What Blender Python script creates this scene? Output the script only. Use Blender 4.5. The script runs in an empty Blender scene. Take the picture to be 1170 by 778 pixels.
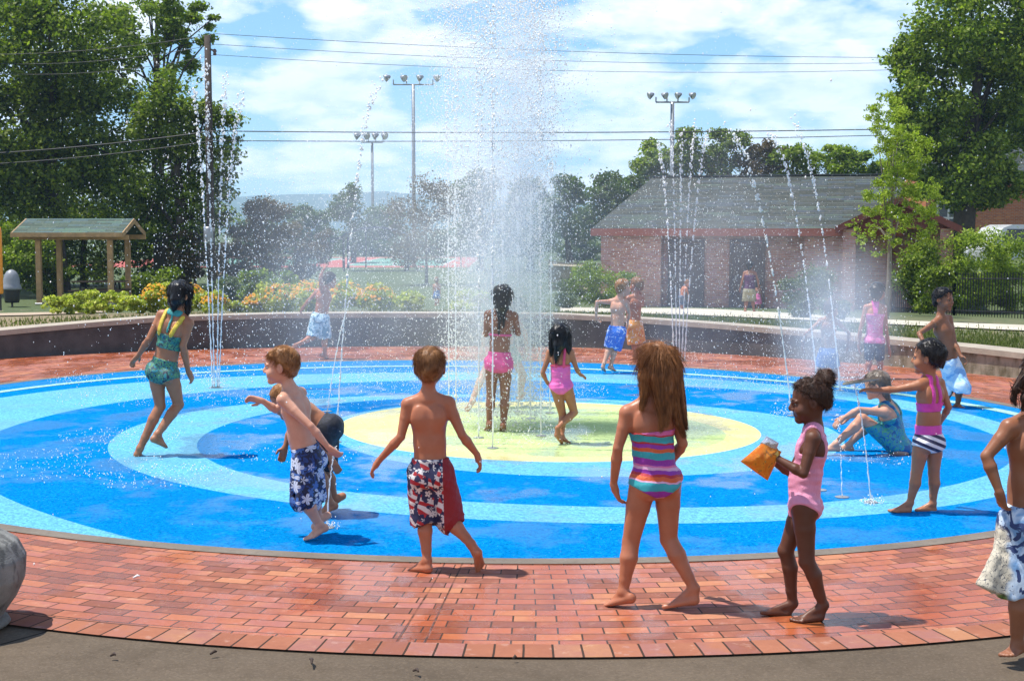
# splash pad on a sunny day: a self-contained scene
MIST = True
HAZE = 3.0e-4
EXPO = 0.50
CLOUD_OFF = (0.4, 2.2, 0.0)
CLOUD_V = 9.0
import bpy, math, random
import numpy as np
from mathutils import Vector, Matrix

# ------------------------------------------------------------------ scene, camera, terrain
SC = bpy.context.scene
COL = SC.collection
FPX, HOR, CAMH = 1600.0, 263.0, 1.7            # focal length and horizon in photo pixels, eye height
PITCH = math.atan((389 - HOR) / FPX)
CP, SP = math.cos(PITCH), math.sin(PITCH)
CEN = np.array([0.15, 12.2])                    # middle of the splash pad
RNG = np.random.default_rng(11)


def ray(px, py):
    u = (px - 585.0) / FPX
    v = (389.0 - py) / FPX
    return np.array([u, CP + v * SP, -SP + v * CP])


def P(px, py, Y):
    d = ray(px, py)
    t = Y / d[1]
    return np.array([d[0] * t, Y, CAMH + d[2] * t])


def G(px, py, z=0.0):
    d = ray(px, py)
    t = (z - CAMH) / d[2]
    return np.array([d[0] * t, d[1] * t, z])


def _tab(T):
    x, y = zip(*T)
    return lambda th: float(np.interp((math.degrees(th) + 90) % 360 - 90, x, y))


# the seat wall is not quite concentric with the pad and steps down to the right
wall_top = _tab([(-90, .27), (10, .28), (34, .30), (51, .345), (61, .38), (71, .42), (86, .48), (113, .49), (124, .47), (131, .42), (138, .37), (160, .33), (200, .30), (270, .27)])
wall_r = _tab([(-90, 6.7), (-15, 6.7), (10, 6.75), (34, 6.85), (43, 6.92), (51, 7.05), (61, 7.3), (71, 7.62), (80, 7.98), (86, 8.2), (98, 8.45), (106, 8.66), (113, 8.86), (120, 9.1), (126, 9.28), (138, 9.45), (160, 9.55), (200, 9.5), (230, 8.0), (270, 6.7)])


def terrain(x, y):
    dx, dy = x - CEN[0], y - CEN[1]
    r = math.hypot(dx, dy)
    th = math.atan2(dy, dx)
    z0 = wall_top(th) - 0.06
    d = max(r - wall_r(th) - .4, 0.0)
    e = min(d / 25.0, 1.0)
    z = z0 + (-0.85 - z0) * e
    a = min(max((x - 13.5) / 6.0, 0), 1); b = min(max((y - 42.0) / 9.0, 0), 1)      # the bank that rises under the right-hand tree
    return z + 1.7 * a * a * (3 - 2 * a) * b * b * (3 - 2 * b)


def GT(px, py):
    """where the view ray through a pixel meets the sloping ground behind the wall"""
    d = ray(px, py)
    prev = None
    for t in np.arange(17.0, 220.0, 0.1):
        p = d * t + np.array([0, 0, CAMH])
        g = terrain(p[0], p[1])
        if p[2] <= g:
            return np.array([p[0], p[1], g])
    p = d * 80 + np.array([0, 0, CAMH])
    return np.array([p[0], p[1], terrain(p[0], p[1])])


cam_d = bpy.data.cameras.new('camera')
cam_d.sensor_width = 36.0
cam_d.lens = 36.0 * FPX / 1170.0
cam_d.clip_start = 0.1
cam_d.clip_end = 20000
cam = bpy.data.objects.new('camera', cam_d)
cam.location = (0, 0, CAMH)
cam.rotation_euler = (math.pi / 2 - PITCH, 0, 0)
COL.objects.link(cam)
SC.camera = cam


# ------------------------------------------------------------------ object helpers
def tag(o, label=None, cat=None, group=None, kind=None):
    if label: o['label'] = label
    if cat: o['category'] = cat
    if group: o['group'] = group
    if kind: o['kind'] = kind
    return o


def empty(name, loc, label, cat, group=None, rz=0.0):
    o = bpy.data.objects.new(name, None)
    o.empty_display_size = 0.1
    o.location = loc
    o.rotation_euler = (0, 0, rz)
    COL.objects.link(o)
    return tag(o, label, cat, group)


def mesh_obj(name, verts, faces, mats, parent=None, smooth=False, fmat=None, loc=None, uv=None, tint=None):
    """verts (N,3) array; faces list of tuples, or an int array (M,3) / (M,4)"""
    me = bpy.data.meshes.new(name)
    verts = np.asarray(verts, dtype=np.float32)
    if isinstance(faces, np.ndarray):
        n, k = faces.shape
        me.vertices.add(len(verts))
        me.vertices.foreach_set('co', verts.ravel())
        me.loops.add(n * k)
        me.loops.foreach_set('vertex_index', faces.astype(np.int32).ravel())
        me.polygons.add(n)
        me.polygons.foreach_set('loop_start', np.arange(0, n * k, k, dtype=np.int32))
        me.update(calc_edges=True)
    else:
        me.from_pydata([tuple(v) for v in verts], [], [tuple(f) for f in faces])
    for m in (mats if isinstance(mats, (list, tuple)) else [mats]):
        me.materials.append(m)
    if fmat is not None:
        me.polygons.foreach_set('material_index', np.asarray(fmat, dtype=np.int32))
    if smooth:
        me.polygons.foreach_set('use_smooth', np.ones(len(me.polygons), dtype=bool))
    if uv is not None:
        l = me.uv_layers.new(name='UVMap')
        li = np.empty(len(me.loops), dtype=np.int32)
        me.loops.foreach_get('vertex_index', li)
        l.data.foreach_set('uv', np.asarray(uv, dtype=np.float32)[li].ravel())
    if tint is not None:
        a = me.attributes.new('tint', 'FLOAT', 'POINT')
        a.data.foreach_set('value', np.asarray(tint, dtype=np.float32))
    me.validate()
    o = bpy.data.objects.new(name, me)
    if loc is not None: o.location = loc
    if parent is not None: o.parent = parent
    COL.objects.link(o)
    return o


class MB:
    """collects simple solids for ONE mesh object"""
    def __init__(s): s.v, s.f, s.m = [], [], []

    def add(s, v, f, m=0):
        b = len(s.v)
        s.v += [tuple(map(float, p)) for p in v]
        s.f += [tuple(i + b for i in q) for q in f]
        s.m += [m] * len(f)

    def box(s, c, size, rz=0.0, m=0, bev=0.0, R=None):
        hx, hy, hz = size[0] / 2, size[1] / 2, size[2] / 2
        if bev > 0:
            b = min(bev, hx * .9, hy * .9, hz * .9)
            v, f = [], []
            for z, i in ((-hz, b), (-hz + b, 0), (hz - b, 0), (hz, b)):
                for x, y in ((-1, -1), (1, -1), (1, 1), (-1, 1)):
                    v.append((x * (hx - i), y * (hy - i), z))
            f.append((3, 2, 1, 0)); f.append((12, 13, 14, 15))
            for k in range(3):
                for j in range(4):
                    f.append((k * 4 + j, k * 4 + (j + 1) % 4, k * 4 + 4 + (j + 1) % 4, k * 4 + 4 + j))
        else:
            v = [(x, y, z) for z in (-hz, hz) for x, y in ((-hx, -hy), (hx, -hy), (hx, hy), (-hx, hy))]
            f = [(3, 2, 1, 0), (4, 5, 6, 7)] + [(j, (j + 1) % 4, 4 + (j + 1) % 4, 4 + j) for j in range(4)]
        v = np.array(v)
        if R is None:
            c_, s_ = math.cos(rz), math.sin(rz)
            R = np.array([[c_, -s_, 0], [s_, c_, 0], [0, 0, 1]])
        s.add(v @ np.asarray(R).T + np.asarray(c), f, m)

    def tube(s, pts, rad, n=8, m=0, cap=True):
        pts = np.asarray(pts, float)
        k = len(pts)
        rad = np.full(k, rad) if np.isscalar(rad) else np.asarray(rad, float)
        v = []
        ref = None
        for i in range(k):
            t = pts[min(i + 1, k - 1)] - pts[max(i - 1, 0)]
            t = t / (np.linalg.norm(t) + 1e-12)
            if ref is None:
                ref = np.cross(t, (0, 0, 1.0))
                if np.linalg.norm(ref) < 1e-3: ref = np.array([1.0, 0, 0])
            a = ref - t * np.dot(ref, t)
            a /= np.linalg.norm(a) + 1e-12
            ref = a
            b = np.cross(t, a)
            for j in range(n):
                w = 2 * math.pi * j / n
                v.append(pts[i] + rad[i] * (a * math.cos(w) + b * math.sin(w)))
        f = [(i * n + j, i * n + (j + 1) % n, (i + 1) * n + (j + 1) % n, (i + 1) * n + j) for i in range(k - 1) for j in range(n)]
        if cap:
            f.append(tuple(range(n - 1, -1, -1)))
            f.append(tuple((k - 1) * n + j for j in range(n)))
        s.add(v, f, m)

    def lathe(s, prof, c=(0, 0, 0), n=20, m=0, sx=1.0, sy=1.0):
        v, f = [], []
        for r, z in prof:
            for j in range(n):
                w = 2 * math.pi * j / n
                v.append((c[0] + r * sx * math.cos(w), c[1] + r * sy * math.sin(w), c[2] + z))
        for i in range(len(prof) - 1):
            for j in range(n):
                f.append((i * n + j, i * n + (j + 1) % n, (i + 1) * n + (j + 1) % n, (i + 1) * n + j))
        f.append(tuple(range(n - 1, -1, -1)))
        f.append(tuple((len(prof) - 1) * n + j for j in range(n)))
        s.add(v, f, m)

    def poly(s, pts, thick, m=0):
        """flat outline (3D points) given a thickness vector"""
        n = len(pts)
        a = [np.asarray(p, float) for p in pts]
        b = [p + np.asarray(thick, float) for p in a]
        s.add(a + b, [tuple(range(n - 1, -1, -1)), tuple(range(n, 2 * n))] + [(i, (i + 1) % n, n + (i + 1) % n, n + i) for i in range(n)], m)

    def build(s, name, mats, parent=None, smooth=False, loc=None, uv=None):
        v = np.array(s.v)
        if loc is not None: v = v - np.asarray(loc)
        o = mesh_obj(name, v, s.f, mats, parent, smooth, s.m, loc, uv)
        return o


# ------------------------------------------------------------------ material helpers
class NB:
    """small node-tree builder"""
    def __init__(s, name):
        s.mat = bpy.data.materials.new(name)
        s.mat.use_nodes = True
        s.t = s.mat.node_tree
        s.t.nodes.clear()

    def n(s, typ, **kw):
        nd = s.t.nodes.new(typ)
        for k, v in kw.items(): setattr(nd, k, v)
        return nd

    def put(s, sock, val):
        if val is None: return
        if isinstance(val, bpy.types.NodeSocket): s.t.links.new(val, sock)
        elif isinstance(val, (tuple, list)) and len(val) == 3 and sock.type == 'RGBA': sock.default_value = (*val, 1.0)
        else: sock.default_value = val

    def math(s, op, a, b=None, c=None):
        nd = s.n('ShaderNodeMath', operation=op)
        for i, x in enumerate((a, b, c)): s.put(nd.inputs[i], x)
        return nd.outputs[0]

    def vm(s, op, a, b=None):
        nd = s.n('ShaderNodeVectorMath', operation=op)
        s.put(nd.inputs[0], a); s.put(nd.inputs[1], b)
        return nd.outputs['Value' if op in ('LENGTH', 'DOT_PRODUCT', 'DISTANCE') else 'Vector']

    def mix(s, f, a, b, typ='MIX'):
        nd = s.n('ShaderNodeMix', data_type='RGBA', blend_type=typ)
        s.put(nd.inputs[0], f); s.put(nd.inputs[6], a); s.put(nd.inputs[7], b)
        return nd.outputs[2]

    def coord(s, kind='Object'):
        return s.n('ShaderNodeTexCoord').outputs[kind]

    def sep(s, v):
        nd = s.n('ShaderNodeSeparateXYZ'); s.put(nd.inputs[0], v)
        return nd.outputs

    def comb(s, x, y, z):
        nd = s.n('ShaderNodeCombineXYZ')
        for i, q in enumerate((x, y, z)): s.put(nd.inputs[i], q)
        return nd.outputs[0]

    def mapping(s, v, scale=(1, 1, 1), rot=(0, 0, 0), loc=(0, 0, 0)):
        nd = s.n('ShaderNodeMapping'); s.put(nd.inputs['Vector'], v)
        nd.inputs['Scale'].default_value = scale; nd.inputs['Rotation'].default_value = rot; nd.inputs['Location'].default_value = loc
        return nd.outputs[0]

    def noise(s, v, scale=5.0, detail=3.0, rough=0.55, dist=0.0, out='Fac'):
        nd = s.n('ShaderNodeTexNoise'); s.put(nd.inputs['Vector'], v)
        nd.inputs['Scale'].default_value = scale; nd.inputs['Detail'].default_value = detail
        nd.inputs['Roughness'].default_value = rough; nd.inputs['Distortion'].default_value = dist
        return nd.outputs[out]

    def vor(s, v, scale=5.0, feature='F1', rnd=1.0):
        nd = s.n('ShaderNodeTexVoronoi', feature=feature); s.put(nd.inputs['Vector'], v)
        nd.inputs['Scale'].default_value = scale; nd.inputs['Randomness'].default_value = rnd
        return nd.outputs

    def ramp(s, f, stops, interp='LINEAR'):
        nd = s.n('ShaderNodeValToRGB'); s.put(nd.inputs[0], f)
        cr = nd.color_ramp; cr.interpolation = interp
        while len(cr.elements) < len(stops): cr.elements.new(0.5)
        for e, (p, c) in zip(cr.elements, stops):
            e.position = p
            e.color = (c, c, c, 1) if np.isscalar(c) else (*c, 1)
        return nd.outputs[0]

    def step(s, x, t, w=0.02):
        nd = s.n('ShaderNodeMapRange'); nd.interpolation_type = 'SMOOTHSTEP'
        s.put(nd.inputs[0], x); nd.inputs[1].default_value = t - w; nd.inputs[2].default_value = t + w
        return nd.outputs[0]

    def attr(s, name, out='Fac'):
        nd = s.n('ShaderNodeAttribute'); nd.attribute_name = name
        return nd.outputs[out]

    def bump(s, h, strength=0.3, dist=0.01):
        nd = s.n('ShaderNodeBump'); s.put(nd.inputs['Height'], h)
        nd.inputs['Strength'].default_value = strength; nd.inputs['Distance'].default_value = dist
        return nd.outputs[0]

    def bsdf(s, color, rough=0.6, normal=None, **kw):
        nd = s.n('ShaderNodeBsdfPrincipled')
        s.put(nd.inputs['Base Color'], color); s.put(nd.inputs['Roughness'], rough); s.put(nd.inputs['Normal'], normal)
        for k, v in kw.items(): s.put(nd.inputs[k.replace('_', ' ')], v)
        return nd.outputs[0]

    def out(s, sh, vol=None):
        o = s.n('ShaderNodeOutputMaterial')
        if sh is not None: s.t.links.new(sh, o.inputs['Surface'])
        if vol is not None: s.t.links.new(vol, o.inputs['Volume'])
        return s.mat


def sr(r, g, b):
    """sRGB 0-255 to linear"""
    f = lambda c: (c / 255 / 12.92) if c / 255 <= .04045 else ((c / 255 + .055) / 1.055) ** 2.4
    return (f(r), f(g), f(b))


def simple(name, col, rough=0.6, var=0.15, scale=8.0, bump=0.0, bscale=40.0, **kw):
    """a plain material with mottling, fine grain and optional bump"""
    b = NB(name)
    co = b.coord()
    n1 = b.noise(co, scale, 4)
    n2 = b.noise(co, scale * 7, 3)
    f = b.math('ADD', b.math('MULTIPLY', n1, .65), b.math('MULTIPLY', n2, .35))
    lo = tuple(c * (1 - 1.6 * var) for c in col); hi = tuple(min(1, c * (1 + 1.6 * var)) for c in col)
    c = b.ramp(f, [(.3, lo), (.7, hi)])
    nm = b.bump(b.noise(co, bscale, 4), bump, .01) if bump else None
    return b.out(b.bsdf(c, b.math('MULTIPLY_ADD', n2, .2, rough - .1), nm, **kw))
# ------------------------------------------------------------------ implicit-surface modelling (bodies, hair, clothes)
def nrm(v):
    v = np.asarray(v, float)
    return v / (np.linalg.norm(v) + 1e-12)


class Field:
    def __init__(s, lo, hi, h):
        s.lo = np.asarray(lo, float); s.h = h
        s.n = np.ceil((np.asarray(hi, float) - s.lo) / h).astype(int) + 1
        s.g = np.full(s.n, 1.0, dtype=np.float32)

    def win(s, lo, hi):
        a = np.clip(np.floor((np.asarray(lo) - s.lo) / s.h).astype(int), 0, s.n)
        b = np.clip(np.ceil((np.asarray(hi) - s.lo) / s.h).astype(int) + 1, 0, s.n)
        return a, b

    def pts(s, a, b):
        x = [(s.lo[i] + s.h * np.arange(a[i], b[i])).astype(np.float32) for i in range(3)]
        return np.meshgrid(*x, indexing='ij', sparse=True)

    def put(s, fn, lo, hi, k=0.01, op='add', clip=None):
        pad = max(k, 0.012) + 2 * s.h
        a, b = s.win(np.asarray(lo) - pad, np.asarray(hi) + pad)
        if np.any(b <= a): return
        X, Y, Z = s.pts(a, b)
        d = fn(X, Y, Z)
        if clip:
            for (pt, nv) in clip:
                d = np.maximum(d, (X - pt[0]) * nv[0] + (Y - pt[1]) * nv[1] + (Z - pt[2]) * nv[2])
        sl = tuple(slice(a[i], b[i]) for i in range(3))
        g = s.g[sl]
        if op == 'add':
            hh = np.clip(.5 + .5 * (g - d) / k, 0, 1)
            s.g[sl] = g + (d - g) * hh - k * hh * (1 - hh)
        else:
            e = -d
            hh = np.clip(.5 - .5 * (g - e) / k, 0, 1)
            s.g[sl] = g + (e - g) * hh + k * hh * (1 - hh)

    def cap(s, A, B, ra, rb, k=0.01, op='add', clip=None):
        A = np.asarray(A, float); B = np.asarray(B, float)
        ab = B - A; L2 = float(ab @ ab) + 1e-12
        def fn(X, Y, Z):
            x, y, z = X - A[0], Y - A[1], Z - A[2]
            t = np.clip((x * ab[0] + y * ab[1] + z * ab[2]) / L2, 0, 1)
            return np.sqrt((x - t * ab[0]) ** 2 + (y - t * ab[1]) ** 2 + (z - t * ab[2]) ** 2) - (ra + (rb - ra) * t)
        r = max(ra, rb)
        s.put(fn, np.minimum(A, B) - r, np.maximum(A, B) + r, k, op, clip)

    def chain(s, pts, k=0.01, op='add'):
        for (a, ra), (b, rb) in zip(pts[:-1], pts[1:]): s.cap(a, b, ra, rb, k, op)

    def ell(s, c, R, rad, k=0.01, op='add', clip=None):
        """ellipsoid; R rows are its axes"""
        c = np.asarray(c, float); R = np.asarray(R, float); rad = np.asarray(rad, float)
        m = float(rad.min())
        def fn(X, Y, Z):
            x, y, z = X - c[0], Y - c[1], Z - c[2]
            q = [(x * R[i, 0] + y * R[i, 1] + z * R[i, 2]) / rad[i] for i in range(3)]
            k0 = np.sqrt(q[0] ** 2 + q[1] ** 2 + q[2] ** 2)
            k1 = np.sqrt((q[0] / rad[0]) ** 2 + (q[1] / rad[1]) ** 2 + (q[2] / rad[2]) ** 2) + 1e-9
            return k0 * (k0 - 1) / k1
        ext = np.sqrt(((R * rad[:, None]) ** 2).sum(0))
        s.put(fn, c - ext, c + ext, k, op, clip)

    def sect(s, A, B, lat, ra, rb, k=0.02, op='add', clip=None, grow=0.0):
        """elliptic section swept from A to B; ra, rb = (half width, half depth)"""
        A = np.asarray(A, float); B = np.asarray(B, float)
        up = nrm(B - A); L = float(np.linalg.norm(B - A))
        la = nrm(lat - up * (lat @ up)); fw = np.cross(up, la)
        a0, b0 = ra[0] + grow, ra[1] + grow
        a1, b1 = rb[0] + grow, rb[1] + grow
        def fn(X, Y, Z):
            x, y, z = X - A[0], Y - A[1], Z - A[2]
            v = x * up[0] + y * up[1] + z * up[2]
            u = x * la[0] + y * la[1] + z * la[2]
            w = x * fw[0] + y * fw[1] + z * fw[2]
            t = np.clip(v / L, 0, 1)
            dv = v - t * L
            a = a0 + (a1 - a0) * t; bb = b0 + (b1 - b0) * t
            c = np.minimum(a, bb)
            k0 = np.sqrt((u / a) ** 2 + (w / bb) ** 2 + (dv / c) ** 2)
            k1 = np.sqrt((u / a ** 2) ** 2 + (w / bb ** 2) ** 2 + (dv / c ** 2) ** 2) + 1e-9
            return k0 * (k0 - 1) / k1
        r = max(a0, b0, a1, b1)
        s.put(fn, np.minimum(A, B) - r, np.maximum(A, B) + r, k, op, clip)

    def mesh(s, iso=0.0):
        return surfnet(s.g - iso if iso else s.g, s.lo, s.h)


def surfnet(g, lo, h):
    ins = g < 0
    c = [ins[i:i + ins.shape[0] - 1, j:j + ins.shape[1] - 1, k:k + ins.shape[2] - 1] for i in (0, 1) for j in (0, 1) for k in (0, 1)]
    anyv = c[0].copy(); allv = c[0].copy()
    for q in c[1:]:
        anyv |= q; allv &= q
    act = anyv & ~allv
    I = np.argwhere(act)
    if len(I) == 0: return np.zeros((0, 3)), np.zeros((0, 4), int)
    idx = np.full(act.shape, -1, dtype=np.int32)
    idx[tuple(I.T)] = np.arange(len(I))
    offs = np.array([(i, j, k) for i in (0, 1) for j in (0, 1) for k in (0, 1)])
    val = np.stack([g[I[:, 0] + o[0], I[:, 1] + o[1], I[:, 2] + o[2]] for o in offs], 1)
    acc = np.zeros((len(I), 3)); cnt = np.zeros(len(I))
    for a in range(8):
        for b in range(a + 1, 8):
            df = offs[b] - offs[a]
            if np.abs(df).sum() != 1: continue
            va, vb = val[:, a], val[:, b]
            m = (va < 0) != (vb < 0)
            t = va[m] / (va[m] - vb[m])
            acc[m] += offs[a] + t[:, None] * df
            cnt[m] += 1
    V = lo + h * (I + acc / cnt[:, None])
    F = []
    for ax in range(3):
        u, w = [(1, 2), (2, 0), (0, 1)][ax]
        sl0 = [slice(None)] * 3; sl1 = [slice(None)] * 3
        sl0[ax] = slice(0, -1); sl1[ax] = slice(1, None)
        d = ins[tuple(sl0)] != ins[tuple(sl1)]
        E = np.argwhere(d)
        E = E[(E[:, u] > 0) & (E[:, w] > 0) & (E[:, u] < g.shape[u] - 1) & (E[:, w] < g.shape[w] - 1)]
        if len(E) == 0: continue
        def at(du, dw):
            q = E.copy(); q[:, u] -= du; q[:, w] -= dw
            return idx[tuple(q.T)]
        quad = np.stack([at(1, 1), at(0, 1), at(0, 0), at(1, 0)], 1)
        flip = ~ins[tuple(E.T)]
        quad[flip] = quad[flip][:, ::-1]
        F.append(quad)
    F = np.concatenate(F)
    F = F[(F >= 0).all(1)]
    return V, F


def wob(X, Y, Z, seed, freq, n=5):
    """cheap smooth noise in about -1..1"""
    r = np.random.default_rng(seed)
    o = 0.0
    for i in range(n):
        d = nrm(r.normal(size=3)) * freq * r.uniform(.6, 1.6)
        o = o + np.sin(X * d[0] + Y * d[1] + Z * d[2] + r.uniform(0, 6.28))
    return o / n * 1.5


def strands(lines, r0, r1=None, n=3):
    """tapered thin tubes along polylines: lines (N,S,3); radii at root and tip"""
    L = np.asarray(lines, float); N, S, _ = L.shape
    r1 = r0 * .25 if r1 is None else r1
    t = np.gradient(L, axis=1)
    t /= np.linalg.norm(t, axis=2, keepdims=True) + 1e-12
    a = np.cross(t, np.array([.31, .87, .38])); a /= np.linalg.norm(a, axis=2, keepdims=True) + 1e-12
    b = np.cross(t, a)
    prof = np.linspace(0, 1, S)
    rad = (r0 + (r1 - r0) * prof ** 1.5)[None, :, None]
    V = np.stack([L + rad * (a * math.cos(w) + b * math.sin(w)) for w in 2 * np.pi * np.arange(n) / n], 2)  # N,S,n,3
    base = (np.arange(N) * S * n)[:, None, None]
    i = np.arange(S - 1)[None, :, None] * n; j = np.arange(n)[None, None, :]; j2 = (j + 1) % n
    F = np.stack(np.broadcast_arrays(base + i + j, base + i + j2, base + i + n + j2, base + i + n + j), -1).reshape(-1, 4)
    return V.reshape(-1, 3), F


def merge(*parts):
    V, F, o = [], [], 0
    for v, f in parts:
        V.append(v); F.append(f + o); o += len(v)
    return np.concatenate(V), np.concatenate(F)
# ------------------------------------------------------------------ people
def fdir(yaw):
    a = math.radians(yaw); return np.array([math.sin(a), math.cos(a), 0.0])


def rdir(yaw):
    a = math.radians(yaw); return np.array([math.cos(a), -math.sin(a), 0.0])


class Fig:
    pass


def skin_mat(name, col, freckle=0.0, rough=.42, red=.0):
    b = NB(name)
    co = b.coord()
    n1 = b.noise(co, 9, 3); n2 = b.noise(co, 60, 3)
    lo = (col[0] * .88, col[1] * .80, col[2] * .76); hi = (min(1, col[0] * 1.08), col[1] * 1.1, col[2] * 1.12)
    c = b.ramp(n1, [(.3, lo), (.7, hi)])
    c = b.mix(b.math('MULTIPLY', n2, .25), c, (col[0] * .8, col[1] * .62, col[2] * .55))
    wet = b.noise(co, 22, 4)
    r = b.ramp(wet, [(.42, rough + .10), (.66, max(.2, rough - .12))])
    return b.out(b.bsdf(c, r, b.bump(b.noise(co, 160, 3), .12, .003), Subsurface_Weight=.12, Subsurface_Radius=(.012, .005, .003), Subsurface_Scale=.6, Specular_IOR_Level=.32))


def hair_mat(name, c0, c1, rough=.4):
    b = NB(name)
    co = b.coord()
    n = b.noise(b.mapping(co, (1, 1, .18)), 120, 3)
    n2 = b.noise(co, 14, 3)
    f = b.math('ADD', b.math('MULTIPLY', n, .6), b.math('MULTIPLY', n2, .4))
    return b.out(b.bsdf(b.ramp(f, [(.3, c0), (.7, c1)]), rough, b.bump(n, .5, .006), Specular_IOR_Level=.25))


def make_body(S):
    """S: dict of joints (photo pixel + depth offset), returns a Fig with one continuous body field"""
    F = Fig(); F.S = S
    Y0 = S['Y0']; H = S['H']; s = H / 1.1; F.s = s
    fat = S.get('fat', 1.0)
    J = lambda q: P(q[0], q[1], Y0 + (q[2] if len(q) > 2 else 0.0))
    F.J = J
    nk, pv, hd = J(S['nk']), J(S['pv']), J(S['hd'])
    up = nrm(nk - pv); L = float(np.linalg.norm(nk - pv))
    ls, lp = rdir(S['ty']), rdir(S.get('py', S['ty']))
    ls = nrm(ls - up * (ls @ up)); lp = nrm(lp - up * (lp @ up))
    fs, fp = np.cross(up, ls), np.cross(up, lp)
    F.nk, F.pv, F.hd, F.up, F.L, F.ls, F.lp, F.fs, F.fp = nk, pv, hd, up, L, ls, lp, fs, fp
    sw, hw = S.get('sw', .098) * s, S.get('hw', .05) * s
    sh = {'l': nk - up * .048 * s - ls * sw, 'r': nk - up * .048 * s + ls * sw}
    for k in 'lr':
        if 'sh' + k in S: sh[k] = J(S['sh' + k])
    hip = {'l': pv - lp * hw, 'r': pv + lp * hw}
    F.sh, F.hip = sh, hip
    arm = {k: [J(q) for q in S[k + 'a']] for k in 'lr'}
    leg = {k: [J(q) for q in S[k + 'l']] for k in 'lr'}
    F.arm, F.leg = arm, leg
    hs = S.get('hs', 1.0) * (.2 + .55 * (H - 1.1) * .06) / .2 * (1.0 if H > .95 else .95)
    F.hs = hs
    allp = np.array([nk, pv, hd] + list(sh.values()) + sum(arm.values(), []) + sum(leg.values(), []))
    pad = .15 * max(1, s)
    vox = S['vox']
    fld = Field(allp.min(0) - pad, allp.max(0) + pad, vox)
    kk = max(.022 * s, vox * 1.5)
    # --- torso
    r = lambda a, b: (a * s * fat, b * s * fat)
    wv, cv = pv + up * L * .36, pv + up * L * .70
    fld.sect(pv - up * .02 * s, wv, lp, r(.088, .070), r(.078, .060), kk)
    fld.sect(wv, cv, ls, r(.078, .060), r(.093, .066), kk)
    fld.sect(cv, pv + up * L * .90, ls, r(.093, .066), r(.070, .045), kk)
    fld.ell(pv + up * L * .26 + fp * .026 * s, np.array([lp, fp, up]), np.array([.066, .05, .085]) * s * fat, .03 * s)     # tummy
    for k, sg in (('l', -1), ('r', 1)):
        fld.cap(nk - up * .012 * s, sh[k] + up * .008 * s, .034 * s, .030 * s, .028 * s)
        fld.ell(pv + lp * sg * .042 * s - fp * .036 * s - up * .028 * s, np.array([lp, fp, up]), np.array([.050, .046, .054]) * s * fat, .018 * s)
        fld.ell(pv + up * L * .72 + ls * sg * .048 * s - fs * .044 * s, np.array([ls, fs, up]), np.array([.032, .016, .050]) * s, .03 * s)   # shoulder blade
        kn, an, toe = leg[k]
        md = hip[k] * .55 + kn * .45
        fld.cap(hip[k] - up * .01, md, .060 * s * fat, .050 * s * fat, .014 * s)
        fld.cap(md, kn, .050 * s * fat, .036 * s * fat, .008 * s)
    # spine furrow
    fld.cap(pv + up * L * .15 - fp * .088 * s * fat, pv + up * L * .78 - fs * .090 * s * fat, .012 * s, .012 * s, .026 * s, 'sub')
    F.core = fld.g.copy()
    # --- legs below the knee, feet
    for k, sg in (('l', -1), ('r', 1)):
        kn, an, toe = leg[k]
        sd = nrm(an - kn)
        fd = nrm(toe - an)
        fu = -sd - fd * ((-sd) @ fd)
        if np.linalg.norm(fu) < .35:
            fu = fp - fd * (fp @ fd)
        fu = nrm(fu)
        back = nrm(-fp - sd * ((-fp) @ sd))
        # shin and calf
        cf = kn * .68 + an * .32 + back * .008 * s
        fld.chain([(kn, .036 * s * fat), (cf, .037 * s * fat), (kn * .25 + an * .75, .025 * s), (an, .0215 * s)], .008 * s)
        fld.ell(kn + (-back) * .010 * s, np.eye(3), np.array([.027, .027, .03]) * s, .012 * s)
        a = math.radians(24)
        sole = fd * math.cos(a) + fu * math.sin(a)
        n = fu * math.cos(a) - fd * math.sin(a)
        side = np.cross(sole, n) * (-sg)            # towards the other foot
        side = side if (side @ (lp * -sg)) > -.2 else side
        fl = .150 * s
        heel = toe - sole * fl
        q = heel + sole * .018 * s + n * .016 * s
        fld.cap(an, q, .0215 * s, .021 * s, .010 * s)
        ball = heel + sole * fl * .70
        instep = an * .45 + (heel + sole * fl * .55 + n * .02 * s) * .55
        fld.cap(q, ball + n * .012 * s + side * .014 * s, .020 * s, .0135 * s, .008 * s)
        fld.cap(q, ball + n * .010 * s - side * .016 * s, .020 * s, .0115 * s, .008 * s)
        fld.cap(an, ball + n * .014 * s, .021 * s, .012 * s, .012 * s)
        for i, (off, ln, rr) in enumerate(((.020, 1.0, .0100), (.006, .97, .0078), (-.006, .92, .0074), (-.016, .86, .0070), (-.025, .79, .0066))):
            b0 = ball + side * off * .85 * s + n * .010 * s
            b1 = heel + sole * fl * (ln - .03) + side * off * s + n * .0075 * s
            fld.cap(b0, b1, rr * s, rr * .92 * s, max(.003, vox * .5))
    # --- arms, hands
    for k, sg in (('l', -1), ('r', 1)):
        el, wr, tip = arm[k]
        fld.cap(sh[k], sh[k] * .6 + el * .4, .033 * s, .0275 * s, .016 * s)
        fld.cap(sh[k] * .6 + el * .4, el, .0275 * s, .0205 * s, .005 * s)
        fld.chain([(el, .0205 * s), (el * .7 + wr * .3, .0235 * s), (wr, .0145 * s)], .006 * s)
        d = nrm(tip - wr); hl = float(np.linalg.norm(tip - wr)); hl = min(max(hl, .105 * s), .135 * s)
        th = S.get('thumb' + k)
        th = fs if th is None else np.asarray(th, float)
        th = th - d * (th @ d)
        th = nrm(th) if np.linalg.norm(th) > .1 else nrm(np.cross(d, up))
        med = ls * (-sg)
        pn = nrm(np.cross(d, th)); pn = pn if pn @ med > 0 else -pn
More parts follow.
